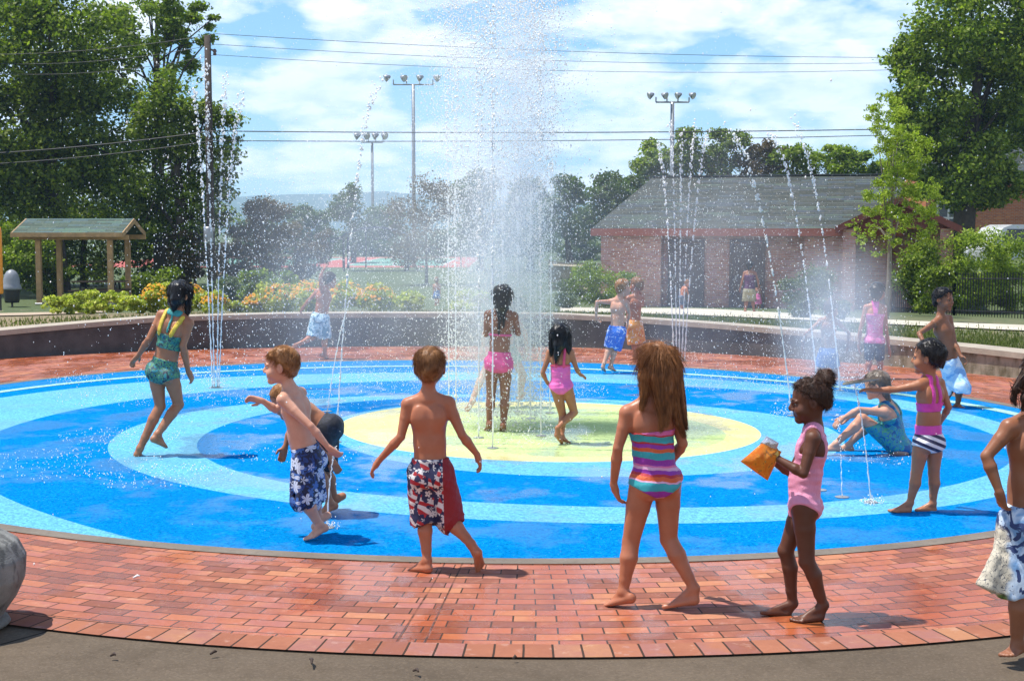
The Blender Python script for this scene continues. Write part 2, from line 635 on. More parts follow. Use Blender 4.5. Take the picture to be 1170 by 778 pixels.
        if S.get('palm' + k) is not None: pn = pn if pn @ np.asarray(S['palm' + k], float) > 0 else -pn
        curl = S.get('curl', 28)
        kf = max(.0022, vox * .45)
        fld.cap(wr, wr + d * hl * .25, .0145 * s, .017 * s, .008 * s)
        for i, (off, ln) in enumerate(((.0165, .40), (.0055, .45), (-.0055, .42), (-.0160, .34))):
            k0 = wr + d * hl * .52 + th * off * s
            fld.cap(wr + d * hl * .08 + th * off * .5 * s, k0, .0105 * s, .0088 * s, .008 * s)
            pz, dd = k0, nrm(d + th * off * 5)
            for j in range(3):
                a = math.radians(curl * (j + .4))
                q = pz + (dd * math.cos(a) + pn * math.sin(a)) * hl * ln * (.44, .32, .24)[j]
                fld.cap(pz, q, (.0074, .0068, .0062)[j] * s, (.0068, .0062, .0055)[j] * s, kf)
                pz = q
        t0 = wr + d * hl * .14 + th * .010 * s + pn * .004 * s
        t1 = t0 + (d * .55 + th * .8 + pn * .15) * hl * .26
        t2 = t1 + nrm(d * .9 + th * .35 + pn * .2) * hl * .24
        fld.chain([(t0, .0105 * s), (t1, .0085 * s), (t2, .0065 * s)], max(.004, kf))
    # --- neck, head
    hy, hp, hr = math.radians(S['hy']), math.radians(S.get('hp', 0)), math.radians(S.get('hr', 0))
    R0, F0, U0 = rdir(S['hy']), fdir(S['hy']), np.array([0, 0, 1.0])
    Fw = F0 * math.cos(hp) - U0 * math.sin(hp); Up = U0 * math.cos(hp) + F0 * math.sin(hp)
    Rr = R0 * math.cos(hr) - Up * math.sin(hr); Up = Up * math.cos(hr) + R0 * math.sin(hr)
    R = np.array([Rr, Fw, Up]); F.R = R
    hl_ = lambda x, y, z: hd + (Rr * x + Fw * y + Up * z) * hs
    F.hl = hl_
    u = hs
    fld.chain([(nk - up * .02 * s, .040 * s), (nk + up * .01 * s, .032 * s), (hl_(0, -.018, -.045), .036 * u)], .018 * s)
    fld.ell(hl_(0, -.012, .025), R, np.array([.071, .088, .077]) * u, .012)
    fld.ell(hl_(0, .026, -.030), R, np.array([.055, .058, .066]) * u, .022 * u)
    fld.cap(hl_(-.010, .064, -.080), hl_(.010, .064, -.080), .018 * u, .018 * u, .018 * u)
    for sg in (-1, 1):
        fld.ell(hl_(sg * .036, .052, -.036), R, np.array([.026, .026, .028]) * u, .016 * u)
        fld.ell(hl_(sg * .073, -.006, -.010), np.array([nrm(Rr * 1 + Fw * sg * .35), nrm(Fw - Rr * sg * .35), Up]), np.array([.0085, .019, .028]) * u, .004)
        fld.ell(hl_(sg * .083, -.002, -.008), R, np.array([.006, .009, .015]) * u, .004, 'sub')
        if S.get('face'):
            fld.ell(hl_(sg * .029, .088, .000), R, np.array([.017, .012, .011]) * u, .010 * u, 'sub')
            fld.cap(hl_(sg * .014, .081, .013), hl_(sg * .044, .068, .013), .007 * u, .006 * u, .010 * u)
    if S.get('face'):
        fld.chain([(hl_(0, .079, .006), .007 * u), (hl_(0, .093, -.016), .0080 * u), (hl_(0, .094, -.024), .0088 * u)], .008 * u)
        for sg in (-1, 1): fld.ell(hl_(sg * .010, .087, -.027), R, np.array([.007, .008, .006]) * u, .004)
        fld.cap(hl_(-.015, .077, -.047), hl_(.015, .077, -.047), .0050 * u, .0050 * u, .005 * u)
        fld.cap(hl_(-.012, .076, -.057), hl_(.012, .076, -.057), .0062 * u, .0062 * u, .005 * u)
    F.fld = fld
    return F


def base_of(F):
    pts = [F.leg[k][2] for k in 'lr']
    z = min(p[2] for p in pts)
    m = (F.leg['l'][2] + F.leg['r'][2]) / 2
    return np.array([m[0], m[1], z if F.S.get('seat') is None else F.S['seat']])


def put_part(F, name, V, Fc, mat, smooth=True, fmat=None):
    return mesh_obj(name, V - F.loc, Fc, mat, F.root, smooth, fmat)


def make_hair(F):
    S = F.S; h = S['hair']; R = F.R; u = F.hs; vox = min(S['vox'], .0065)
    locks = [[(F.J(q[:3]) if len(q) == 4 else F.hl(q[0], q[1], q[2])) if True else None for q in lk] for lk in h.get('locks', [])]
    lrad = [[(q[3] if len(q) == 4 else q[4]) * F.s for q in lk] for lk in h.get('locks', [])]
    P_ = [F.hd] + [p for lk in locks for p in lk]
    lo = np.min(P_, 0) - .17 * u; hi = np.max(P_, 0) + .17 * u
    fld = Field(lo, hi, vox)
    t = h.get('t', .010) - .004
    long = h.get('long', False)
    zs = [-.12, -.075, -.035, .0, .03, .055, .075, .12]
    ys = h.get('line') or ([-.050, -.048, -.022, .018, .046, .068, .085, .11] if not long else [-.02, -.01, .0, .036, .056, .074, .086, .11])
    zmin = h.get('zmin', -.080 if not long else -.11)
    seed = int(F.hd[0] * 1000) % 997
    c = F.hl(0, -.014, .027)
    rad = np.array([.073 + t, .090 + t, .078 + t]) * u
    def fn(X, Y, Z):
        x, y, z = X - c[0], Y - c[1], Z - c[2]
        q = [x * R[i, 0] + y * R[i, 1] + z * R[i, 2] for i in range(3)]
        # the back of the head runs straight down into the nape
        qz = np.where(q[2] < 0, q[2] * (.55 if long else .62), q[2])
        k0 = np.sqrt((q[0] / rad[0]) ** 2 + (q[1] / rad[1]) ** 2 + (qz / rad[2]) ** 2)
        d = (k0 - 1) * rad.min() * .95
        d = d + .0035 * u * wob(X, Y, Z, seed, 75 / u, 6) + .002 * u * wob(X, Y, Z, seed + 5, 190 / u, 6)
        zl = q[2] / u + .027
        yl = np.interp(zl, zs, ys) * u - .014 * u
        reg = np.maximum(q[1] - yl - .004 * wob(X, Y, Z, seed + 9, 120, 5), (zmin + .027 * 0) * u - zl * u)
        return np.maximum(d, reg)
    fld.put(fn, c - .16 * u, c + .16 * u, .006)
    if not h.get('over_ears', long):
        for sg in (-1, 1):
            fld.ell(F.hl(sg * .080, .002, -.018), R, np.array([.02, .024, .034]) * u, .006, 'sub')
    for lk, rd in zip(locks, lrad):
        fld.chain([(p, max(r_, vox * .7)) for p, r_ in zip(lk, rd)], .010)
    for b in h.get('bun', []):
        fld.ell(F.J(b[:3]), R, np.array([1, 1, .9]) * b[3], .008)
    if locks or h.get('bun'):
        a, b = np.zeros(3, int), fld.n
        X, Y, Z = fld.pts(a, b)
        m = fld.g < .03
        fld.g = np.where(m, fld.g + (.004 * wob(X, Y, Z * .35, seed + 2, 130, 6)).astype(np.float32), fld.g)
    V, Fc = fld.mesh()
    # loose strands following the hair flow
    rng = np.random.default_rng(seed)
    parts = [(V, Fc)]
    ns = h.get('strands', 700)
    if ns and len(V):
        loc = (V - F.hd) @ R.T / u
        cand = np.where(loc[:, 2] > h.get('smin', -.06))[0]
        ids = rng.choice(cand, ns)
        p0 = V[ids]; l0 = loc[ids]
        nr = nrm_rows(l0 - np.array([0, -.014, .02])) @ R
        crown = F.hl(0, -.055, .085)
        fl = nrm_rows(p0 - crown) * .7 + np.array([0, 0, -.55]) + R[1] * h.get('comb', .15) + rng.normal(size=(ns, 3)) * h.get('mess', .28)
        fl = nrm_rows(fl - nr * (fl * nr).sum(1, keepdims=True))
        ln = h.get('slen', .035) * u * rng.uniform(.6, 1.4, (ns, 1))
        cur = p0 - nr * .004; L_ = [cur]
        lift = rng.uniform(.0, .5, (ns, 1)) * h.get('lift', .5)
        for j in range(4):
            cur = cur + (fl + nr * (lift - .22 * j * .6)) * ln / 4
            L_.append(cur)
        parts.append(strands(np.stack(L_, 1), h.get('sr', .0017) * u))
    for lk, rd in zip(locks, lrad):
        n = h.get('lock_strands', 60)
        A = np.array(lk); rr = np.array(rd)
        tt = np.linspace(0, 1, 9); xi = np.linspace(0, 1, len(A))
        cur = np.stack([np.interp(tt, xi, A[:, i]) for i in range(3)], 1)
        rr = np.interp(tt, xi, rr)
        off = nrm_rows(rng.normal(size=(n, 3))) * np.sqrt(rng.uniform(.4, 1.5, (n, 1)))
        Ls = cur[None] + off[:, None, :] * rr[None, :, None] + rng.normal(size=(n, 1, 3)) * .003
        Ls[:, :, :] += np.cumsum(rng.normal(size=Ls.shape) * .0016, axis=1)
        parts.append(strands(Ls, h.get('sr', .0017) * u))
    V, Fc = merge(*parts)
    o = put_part(F, 'hair', V, Fc, h['mat'])
    return o


def nrm_rows(a):
    return a / (np.linalg.norm(a, axis=1, keepdims=True) + 1e-12)


def make_face(F, eye_mat, lip_mat):
    u = F.hs; R = F.R
    for sg in (-1, 1):
        mb = MB()
        c = F.hl(sg * .029, .0690, -.001); r = .0085 * u
        fw = nrm(R[1] + R[0] * sg * .12)
        rings = [(0, 2), (24, 2), (54, 1), (58, 0), (62, 0), (90, 0)]
        a = nrm(np.cross(fw, R[2])); b = np.cross(a, fw)
        v, n = [], 12
        for ang, m in rings:
            for j in range(n):
                w = 2 * math.pi * j / n
                q = math.radians(ang)
                v.append(c + r * (fw * math.cos(q) + (a * math.cos(w) + b * math.sin(w)) * math.sin(max(q, .02))))
        f, mm = [], []
        for i in range(len(rings) - 1):
            for j in range(n):
                f.append((i * n + j, i * n + (j + 1) % n, (i + 1) * n + (j + 1) % n, (i + 1) * n + j)); mm.append(2 if i == 0 else 1 if i < 3 else 0)
        mesh_obj('eye', np.array(v) - F.loc, f, eye_mat, F.root, True, mm)
        mb = MB()
        mb.tube([F.hl(sg * .014, .0835, .018), F.hl(sg * .029, .0815, .022), F.hl(sg * .044, .069, .019)], [.0022 * u, .0028 * u, .0015 * u], 6)
        ob = mb.build('eyebrow', F.S['hair']['mat'], F.root, True)
        ob.data.transform(Matrix.Translation(tuple(-F.loc)))
    mb = MB()
    mb.tube([F.hl(-.019, .0735, -.050), F.hl(-.008, .0815, -.0475), F.hl(.008, .0815, -.0475), F.hl(.019, .0735, -.050)], [.0015 * u, .0040 * u, .0040 * u, .0015 * u], 6)
    mb.tube([F.hl(-.018, .0735, -.052), F.hl(-.007, .081, -.0565), F.hl(.007, .081, -.0565), F.hl(.018, .0735, -.052)], [.0015 * u, .0046 * u, .0046 * u, .0015 * u], 6)
    o = mb.build('lips', lip_mat, F.root, True)
    o.data.transform(Matrix.Translation(tuple(-F.loc)))


def make_trunks(F, spec):
    S = F.S; s = F.s
    vox = S['vox']
    hips = [F.pv, F.pv + F.up * F.L * .4] + [F.leg[k][0] for k in 'lr'] + [F.leg[k][1] for k in 'lr'] + [F.J(q) for c in spec.get('extra', []) for q in c[:2]]
    fld = Field(np.min(hips, 0) - .13 * s, np.max(hips, 0) + .13 * s, vox)
    g = spec.get('grow', .009) * s
    fat = S.get('fat', 1.0)
    wv = spec.get('waist', .16)
    wpt = F.pv + F.up * F.L * wv
    clip = [(wpt, F.up)]
    rr = lambda a, b: (a * s * fat, b * s * fat)
    fld.sect(F.pv - F.up * .03 * s, F.pv + F.up * F.L * .36, F.lp, rr(.091, .074), rr(.080, .062), .02, clip=clip, grow=g)
    for k, sg in (('l', -1), ('r', 1)):
        fld.ell(F.pv + F.lp * sg * .042 * s - F.fp * .036 * s - F.up * .028 * s, np.array([F.lp, F.fp, F.up]), np.array([.050, .046, .054]) * s * fat + g, .018 * s, clip=clip)
    inner = []
    for k in 'lr':
        kn, an, _ = F.leg[k]
        hip = F.hip[k] - F.up * .01 * s
        t = spec['hem' + k] if 'hem' + k in spec else spec['hem']
        r0, r1 = .069 * s * fat, spec.get('flare', .070) * s
        if t <= 1:
            he = hip + (kn - hip) * t; dv = nrm(kn - hip)
            fld.cap(hip, he + dv * .04, r0, r1, .012, clip=[(he, dv)] + clip)
        else:
            rk = (r0 + r1) / 2
            fld.cap(hip, kn, r0, rk, .012, clip=clip)
            he = kn + (an - kn) * (t - 1); dv = nrm(nrm(an - kn) + nrm(kn - hip) * .6)
            fld.cap(kn, he + dv * .04, rk, r1, .012, clip=[(he, dv)])
        inner.append((he, dv, r1))
    for c in spec.get('extra', []):
        fld.cap(F.J(c[0]), F.J(c[1]), c[2], c[3], .03, clip=clip + ([(F.J(c[1]), nrm(F.J(c[1]) - F.J(c[0])))] if c[4] else []))
    X, Y, Z = fld.pts(np.zeros(3, int), fld.n)
    sd = int(abs(F.pv[0]) * 1000) % 991
    drop = np.clip((wpt[2] - Z) / (.25 * s), 0, 1)
    fld.g = (fld.g + (spec.get('fold', .006) * s * (.25 + drop) * wob(X, Y, Z * .35, sd, 62 / s, 6) + .002 * wob(X, Y, Z, sd + 3, 120 / s, 5)) * (np.abs(fld.g) < .06)).astype(np.float32)
    for he, dv, r1 in inner:
        fld.cap(he - dv * .035, he + dv * .03, max(.02, r1 - .028), max(.02, r1 - .022), .004, 'sub')
    V, Fc = fld.mesh()
    return put_part(F, spec.get('name', 'swim_trunks'), V, Fc, spec['mat'])


def make_suit(F, spec):
    S = F.S; s = F.s
    fld = F.fld
    g = F.core
    lo, hi = fld.win(np.min([F.pv, F.nk], 0) - .17 * s, np.max([F.pv, F.nk], 0) + .17 * s)
    sl = tuple(slice(lo[i], hi[i]) for i in range(3))
    X, Y, Z = fld.pts(lo, hi)
    x, y, z = X - F.pv[0], Y - F.pv[1], Z - F.pv[2]
    la = nrm(F.ls + F.lp); la = nrm(la - F.up * (la @ F.up)); fw = np.cross(F.up, la)
    v = x * F.up[0] + y * F.up[1] + z * F.up[2]
    u = x * la[0] + y * la[1] + z * la[2]
    w = x * fw[0] + y * fw[1] + z * fw[2]
    L = F.L
    au = np.abs(u)
    reg = None
    def add(d):
        nonlocal reg
        reg = d if reg is None else np.minimum(reg, d)
    for q in spec['shape']:
        kind = q[0]
        if kind == 'brief':        # from the leg openings up to a waist line (fraction of the torso)
            add(np.maximum(np.maximum((q[2] * s + q[3] * np.maximum(au - .015 * s, 0)) - v, v - q[1] * L), -.085 * s - v))
        elif kind == 'band':       # between two heights
            add(np.maximum(q[1] * L - v, v - (q[2] + (q[3] * (au / (.09 * s)) ** 2 if len(q) > 3 else 0)) * L))
        elif kind == 'strap':      # a strip on the back, front or both between two (u, v) points
            a = np.array(q[1]) * [s, L]; b = np.array(q[2]) * [s, L]; ab = b - a
            t = np.clip(((u - a[0]) * ab[0] + (v - a[1]) * ab[1]) / (ab @ ab), 0, 1)
            d = np.sqrt((u - a[0] - t * ab[0]) ** 2 + (v - a[1] - t * ab[1]) ** 2) - q[3] * s
            if len(q) > 4: d = np.maximum(d, w if q[4] == 'b' else -w)
            add(d)
    t = spec.get('t', .005)
    sd = int(abs(F.pv[0]) * 1000) % 977
    body = g[sl] - t + (.0022 * s * wob(X, Y, Z * 2.2, sd, 70 / s, 5) if spec.get('wrinkle', True) else 0)
    d = np.maximum(body, reg * .8)
    d = np.maximum(d, -(g[sl] + .012))
    V, Fc = surfnet(d.astype(np.float32), fld.lo + fld.h * lo, fld.h)
    if len(V) == 0: return None
    return put_part(F, spec.get('name', 'swimsuit'), V, Fc, spec['mat'])


def person(S):
    F = make_body(S)
    F.loc = base_of(F)
    V, Fc = F.fld.mesh()
    F.root = mesh_obj('person', V - F.loc, Fc, S['skin'], None, True, None, tuple(F.loc))
    tag(F.root, S['label'], S.get('cat', 'child'), S.get('group'))
    if S.get('hair'): make_hair(F)
    if S.get('face'): make_face(F, EYE if not S.get('lip') else EYE_D, LIP[S.get('lip', 0)])
    for c in S.get('wear', []):
        (make_trunks if c['kind'] == 'trunks' else make_suit)(F, c)
    return F
# ------------------------------------------------------------------ skin, hair and swimwear materials
SK_FAIR = skin_mat('skin_fair', (.60, .32, .215))
SK_TAN = skin_mat('skin_tanned', (.42, .160, .082))
SK_HONEY = skin_mat('skin_honey', (.38, .165, .083))
SK_BROWN = skin_mat('skin_brown', (.27, .112, .055))
SK_DARK = skin_mat('skin_dark', (.115, .043, .022), rough=.44)
HR_BLACK = hair_mat('hair_black', (.004, .0035, .004), (.02, .017, .016), .28)
HR_GINGER = hair_mat('hair_ginger', (.13, .045, .012), (.40, .19, .065))
HR_BROWN = hair_mat('hair_light_brown', (.085, .032, .010), (.30, .135, .045), .5)
HR_LONG = hair_mat('hair_long_brown', (.07, .024, .008), (.40, .165, .055), .46)
HR_DARKB = hair_mat('hair_dark_brown', (.010, .0045, .003), (.065, .026, .012), .55)
HR_GREY = hair_mat('hair_wet_brown', (.06, .045, .035), (.22, .17, .13), .25)
LIP = [simple('lip', (.42, .12, .09), .4, .05), simple('lip_dark', (.13, .04, .03), .4, .05)]
EYE = [simple('eye_white', (.75, .73, .70), .2, .02), simple('eye_iris', (.05, .028, .015), .15, .05), simple('eye_pupil', (.005, .005, .005), .1, .0)]

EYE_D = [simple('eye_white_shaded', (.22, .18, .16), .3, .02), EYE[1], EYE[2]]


def cloth(name, fn, rough=.62, sheen=True):
    b = NB(name)
    co = b.coord()
    col = fn(b, co)
    weave = b.noise(co, 420, 2)
    dark = b.noise(co, 18, 3)
    col = b.mix(b.math('MULTIPLY', dark, .22), col, b.mix(1.0, col, (.55, .55, .6), 'MULTIPLY'))
    return b.out(b.bsdf(col, rough, b.bump(b.math('ADD', weave, b.math('MULTIPLY', b.noise(b.mapping(co, (1, 1, .45)), 42, 4, .6, .8), 2.2)), .5, .006)))


def flowers(b, co, scale, base, petal, n=5, size=.42, seed=0.0):
    """one layer of scattered hibiscus-like flowers, as a mask"""
    co = b.mapping(co, (1, .75, 1), (0, 0, 0), (seed, seed * .7, seed * 1.3))
    v = b.vor(co, scale, 'F1', .75)
    d = b.vm('SUBTRACT', b.vm('MULTIPLY', co, (scale, scale, scale)), b.vm('MULTIPLY', v['Position'], (scale, scale, scale)))
    s = b.sep(d)
    ang = b.math('ARCTAN2', s[2], b.math('ADD', s[0], b.math('MULTIPLY', s[1], .4)))
    rr = b.vm('LENGTH', d)
    pet = b.math('MULTIPLY_ADD', b.math('ABSOLUTE', b.math('COSINE', b.math('MULTIPLY', ang, n / 2))), size * .62, size * .38)
    inside = b.step(b.math('SUBTRACT', pet, rr), .0, .02)
    core = b.math('SUBTRACT', 1.0, b.step(rr, .09, .02))
    vein = b.math('SUBTRACT', 1.0, b.step(b.math('ABSOLUTE', b.math('SINE', b.math('MULTIPLY', ang, n / 2))), .10, .03))
    return b.math('MULTIPLY', inside, b.math('SUBTRACT', 1.0, b.math('MAXIMUM', core, b.math('MULTIPLY', vein, b.step(rr, .2, .05)))))


def f_floral(b, co):
    m1 = flowers(b, co, 15, None, None, 5, .55, 0)
    m2 = flowers(b, co, 17, None, None, 5, .50, 3.1)
    m3 = b.step(b.noise(co, 26, 2, dist=1.5), .55, .02)
    c = b.mix(b.math('MULTIPLY', m3, .8), (.004, .008, .040), (.012, .05, .24))
    c = b.mix(b.math('MULTIPLY', m2, .8), c, (.07, .19, .55))
    return b.mix(m1, c, (.62, .68, .80))


def f_flag(b, co):
    s = b.sep(co)
    # left leg: slanting red and white stripes, navy patches with white stars
    dg = b.math('ADD', b.math('MULTIPLY', s[0], 9.0), b.math('MULTIPLY', s[2], 21.0))
    wv = b.math('FRACT', b.math('ADD', dg, b.math('MULTIPLY', b.noise(co, 7, 1), 1.2)))
    stripe = b.mix(b.step(wv, .5, .04), (.42, .012, .02), (.72, .69, .66))
    patch = b.step(b.noise(b.mapping(co, (1.3, 1, .8)), 17, 1, dist=.8), .46, .012)
    c = b.mix(patch, stripe, (.012, .016, .07))
    star = flowers(b, co, 26, None, None, 5, .5, 1.7)
    c = b.mix(b.math('MULTIPLY', star, patch), c, (.75, .73, .7))
    right = b.step(b.math('ADD', s[0], b.math('MULTIPLY', s[2], .02)), FLAG_X, .0012)
    return b.mix(right, c, (.26, .006, .012))


FLAG_X = .008


def f_bands(cols, z0, z1, tilt=.06, wav=.006):
    def fn(b, co):
        s = b.sep(co)
        z = b.math('ADD', s[2], b.math('MULTIPLY', s[0], tilt))
        z = b.math('ADD', z, b.math('MULTIPLY', b.math('SUBTRACT', b.noise(co, 14, 2), .5), wav * 4))
        t = b.math('DIVIDE', b.math('SUBTRACT', z, z0), z1 - z0)
        n = len(cols)
        tot = sum(w for _, w in cols); acc = 0; st = []
        for c, w in cols:
            st.append((acc / tot, c)); acc += w
        return b.ramp(t, st, 'CONSTANT')
    return fn


TEAL, PINK, PURP, ORAN, REDD, LPNK = (.03, .40, .44), (.75, .16, .42), (.30, .025, .36), (.72, .11, .02), (.5, .02, .03), (.78, .42, .60)
f_stripes = f_bands([(TEAL, 2), (ORAN, 1.2), (REDD, .8), (PINK, .8), (LPNK, .7), (PURP, 2.2), (TEAL, 2.6), (LPNK, .5), (ORAN, 1.3), (REDD, .8), (PURP, 1.2), (LPNK, .9), (PINK, .7), (PURP, 1.9), (TEAL, 2.2), (ORAN, 1.2), (PURP, 1.2), (REDD, .7), (TEAL, 2.2), (REDD, .5), (PINK, 1.2)], .455, .83)


def f_blot(cols, scale, dist=1.4, edges=None, stretch=(1, 1, 1)):
    def fn(b, co):
        n = b.noise(b.mapping(co, stretch), scale, 2, dist=dist)
        k = len(cols); e = edges or [.3 + .4 * i / k for i in range(k)]
        return b.ramp(n, [(0 if i == 0 else e[i], c) for i, c in enumerate(cols)], 'CONSTANT')
    return fn


def f_tropic(b, co):
    n = b.noise(b.mapping(co, (1, 1, .8)), 10, 3, dist=.6)
    c = b.ramp(n, [(.35, (.16, .32, .55)), (.52, (.62, .72, .82)), (.66, (.22, .42, .68))])
    pal = b.step(b.noise(b.mapping(co, (1.2, 1, .8), (0, .6, 0)), 13, 3, .6, 1.8), .545, .012)
    c = b.mix(pal, c, (.018, .04, .14))
    s = b.sep(co)
    low = b.math('ADD', s[2], b.math('MULTIPLY', b.noise(co, 9, 3), .14))
    lowl = b.math('MULTIPLY', b.math('SUBTRACT', 1.0, b.step(b.math('ADD', s[0], b.math('MULTIPLY', b.noise(co, 12, 2), .08)), -.07, .012)), b.math('SUBTRACT', 1.0, b.step(low, .60, .015)))
    line = b.step(b.math('ABSOLUTE', b.math('SUBTRACT', b.noise(co, 20, 3, dist=2), .5)), .014, .006)
    tan = b.mix(line, (.03, .04, .07), (.62, .55, .42))
    c = b.mix(lowl, c, tan)
    grn = b.math('MULTIPLY', lowl, b.math('SUBTRACT', 1.0, b.step(low, .36, .015)))
    return b.mix(grn, c, b.ramp(b.noise(co, 45, 3), [(.4, (.02, .05, .012)), (.6, (.12, .22, .03))]))


def f_chevron(b, co):
    s = b.sep(co)
    t = b.math('ADD', b.math('MULTIPLY', b.math('ABSOLUTE', b.math('SUBTRACT', s[0], .03)), 10.0), b.math('MULTIPLY', s[2], 24.0))
    c = b.mix(b.step(b.math('FRACT', t), .5, .03), (.78, .76, .78), (.012, .012, .06))
    return b.mix(b.step(s[2], CHEV_Z, .003), c, (.72, .06, .38))


CHEV_Z = .478


def plain(c, v=.2):
    return lambda b, co: b.ramp(b.noise(co, 16, 3), [(.3, tuple(q * (1 - v) for q in c)), (.7, tuple(min(1, q * (1 + v)) for q in c))])


C_TROPIC = cloth('tropical_print_cloth', f_tropic)
C_FLORAL = cloth('navy_floral_cloth', f_floral)
C_FLAG = cloth('stars_and_crimson_cloth', f_flag)
C_STRIPE = cloth('rainbow_striped_lycra', f_stripes, .45)
C_CAMO = cloth('teal_leaf_lycra', f_blot([(.01, .018, .05), (.02, .17, .15), (.10, .33, .12), (.012, .03, .09), (.03, .28, .30)], 24, 1.6, [0, .40, .48, .54, .60]), .4)
C_YELL = cloth('yellow_strap', plain((.72, .50, .04)), .5)
C_TEALSTRAP = cloth('teal_strap', plain((.03, .30, .28)), .5)
C_HOTPINK = cloth('hot_pink_lycra', plain((.80, .085, .30), .1), .38)
C_PINKDOT = cloth('candy_pink_lycra', plain((.82, .13, .42), .1), .4)
C_REDPINK = cloth('coral_strap', plain((.70, .06, .16), .1), .4)
C_BABY = cloth('pale_pink_lycra', plain((.80, .30, .44), .06), .45)
C_SPIRAL = cloth('teal_swirl_lycra', f_blot([(.01, .10, .26), (.02, .26, .38), (.06, .36, .20), (.02, .16, .36), (.01, .30, .36)], 9, 2.5, [0, .40, .47, .53, .60]), .38)
C_CHEV = cloth('navy_white_chevron_lycra', f_chevron, .45)
C_MAGENTA = cloth('magenta_lycra', plain((.72, .05, .36), .1), .4)
C_BLACK = cloth('black_cloth', f_blot([(.006, .007, .014), (.02, .022, .04)], 40, .4, [0, .56]), .6)
C_BLUEW = cloth('royal_blue_splash_cloth', f_blot([(.012, .10, .50), (.02, .16, .62), (.7, .75, .85), (.015, .11, .5)], 12, 1.2, [0, .42, .60, .66]), .6)
C_ORANGE = cloth('orange_print_cloth', f_blot([(.72, .16, .02), (.80, .30, .05), (.75, .62, .5), (.70, .15, .03)], 12, 1.0, [0, .42, .58, .64]), .6)
C_SKYW = cloth('pale_blue_cloth', f_blot([(.22, .44, .72), (.44, .64, .84), (.74, .82, .88)], 7, .5, [0, .45, .56]), .55)
C_TANKINI = cloth('pink_wave_lycra', f_blot([(.70, .10, .33), (.80, .26, .46), (.72, .10, .36)], 18, 1.2, [0, .46, .56], (.5, .5, 1.6)), .42)
C_BLUESH = cloth('blue_cloth', plain((.03, .14, .42), .2), .6)
C_LTTEAL = cloth('pale_teal_cloth', f_blot([(.06, .22, .32), (.55, .68, .72), (.10, .30, .42)], 12, 1.2, [0, .45, .58]), .6)
C_GREENSW = cloth('green_cloth', plain((.10, .30, .20), .2), .6)
C_PURPLE = cloth('plum_cloth', plain((.085, .02, .08), .2), .7)
C_KHAKI = cloth('khaki_cloth', plain((.30, .27, .17), .15), .75)
C_LEGGING = cloth('slate_lycra', plain((.05, .07, .12), .2), .5)
C_WHITETOP = cloth('white_top_cloth', plain((.6, .58, .5), .1), .6)

ONEPIECE = [('brief', .60, -.088, 1.15)]

# ------------------------------------------------------------------ the children, one by one
PEOPLE = []
def add(**k): PEOPLE.append(k)


# boy in the middle, stars on one leg and crimson on the other
add(Y0=6.9, H=1.12, vox=.0044, nk=(489, 451), pv=(492, 537), ty=-3, py=4, hd=(491, 420, .012), hs=.95, hy=0, hp=4, skin=SK_TAN, fat=.97,
    la=[(458, 499, -.02), (433, 526, .03), (420, 545, .05)], ra=[(528, 497, -.02), (545, 519, .02), (550, 536, .04)],
    ll=[(485, 591, .03), (488, 640, -.02), (466, 652, .045)], rl=[(515, 594, .03), (538, 621, -.05), (550, 653, .0)],
    hair=dict(mat=HR_BROWN, t=.010, strands=3600, slen=.036, mess=.32, lift=.7, sr=.0009),
    wear=[dict(kind='trunks', hem=1.12, heml=1.14, hemr=1.05, waist=.165, flare=.073, fold=.006, mat=C_FLAG)],
    label='bare-backed boy in trunks with one star-and-stripe leg and one crimson leg')
# boy in navy floral trunks
add(Y0=7.64, H=1.10, vox=.0044, nk=(331, 444), pv=(351, 521), ty=-68, py=-75, hd=(321, 417.5, 0), hy=-88, hp=6, skin=SK_FAIR, face=True,
    la=[(355, 487, -.14), (375, 511, -.12), (389, 522, -.10)], ra=[(315, 468, .12), (300, 458, .08), (287, 455, .08)],
    ll=[(347, 572, -.07), (365, 599, -.02), (350, 618, -.08)], rl=[(356, 570, .06), (364, 592, .09), (355, 605, .05)], palmr=(-1, 0, 0), 
    hair=dict(mat=HR_GINGER, t=.009, strands=3600, slen=.034, mess=.3, lift=.5, comb=.35, sr=.0009),
    wear=[dict(kind='trunks', hem=1.02, waist=.155, flare=.080, fold=.009, mat=C_FLORAL)],
    label='red-haired boy in navy trunks with white hibiscus flowers, striding left on the pad')
# boy bending down behind him
add(Y0=8.3, H=1.12, vox=.006, nk=(338, 466), pv=(372, 487, .0), ty=-95, hd=(326, 457, 0), hy=-80, hp=35, skin=SK_HONEY,
    la=[(356, 505, -.12), (379, 525, -.1), (388, 541, -.1)], ra=[(332, 492, .12), (326, 510, .1), (322, 524, .1)],
    ll=[(362, 536, -.06), (377, 574, 0), (362, 590, -.06)], rl=[(372, 538, .08), (382, 569, .14), (372, 583, .12)],
    hair=dict(mat=HR_GINGER, t=.008, strands=300), wear=[dict(kind='trunks', hem=.95, waist=.2, flare=.075, mat=C_BLACK)],
    label='child in black trunks bending over, half hidden behind the boy in navy floral trunks')
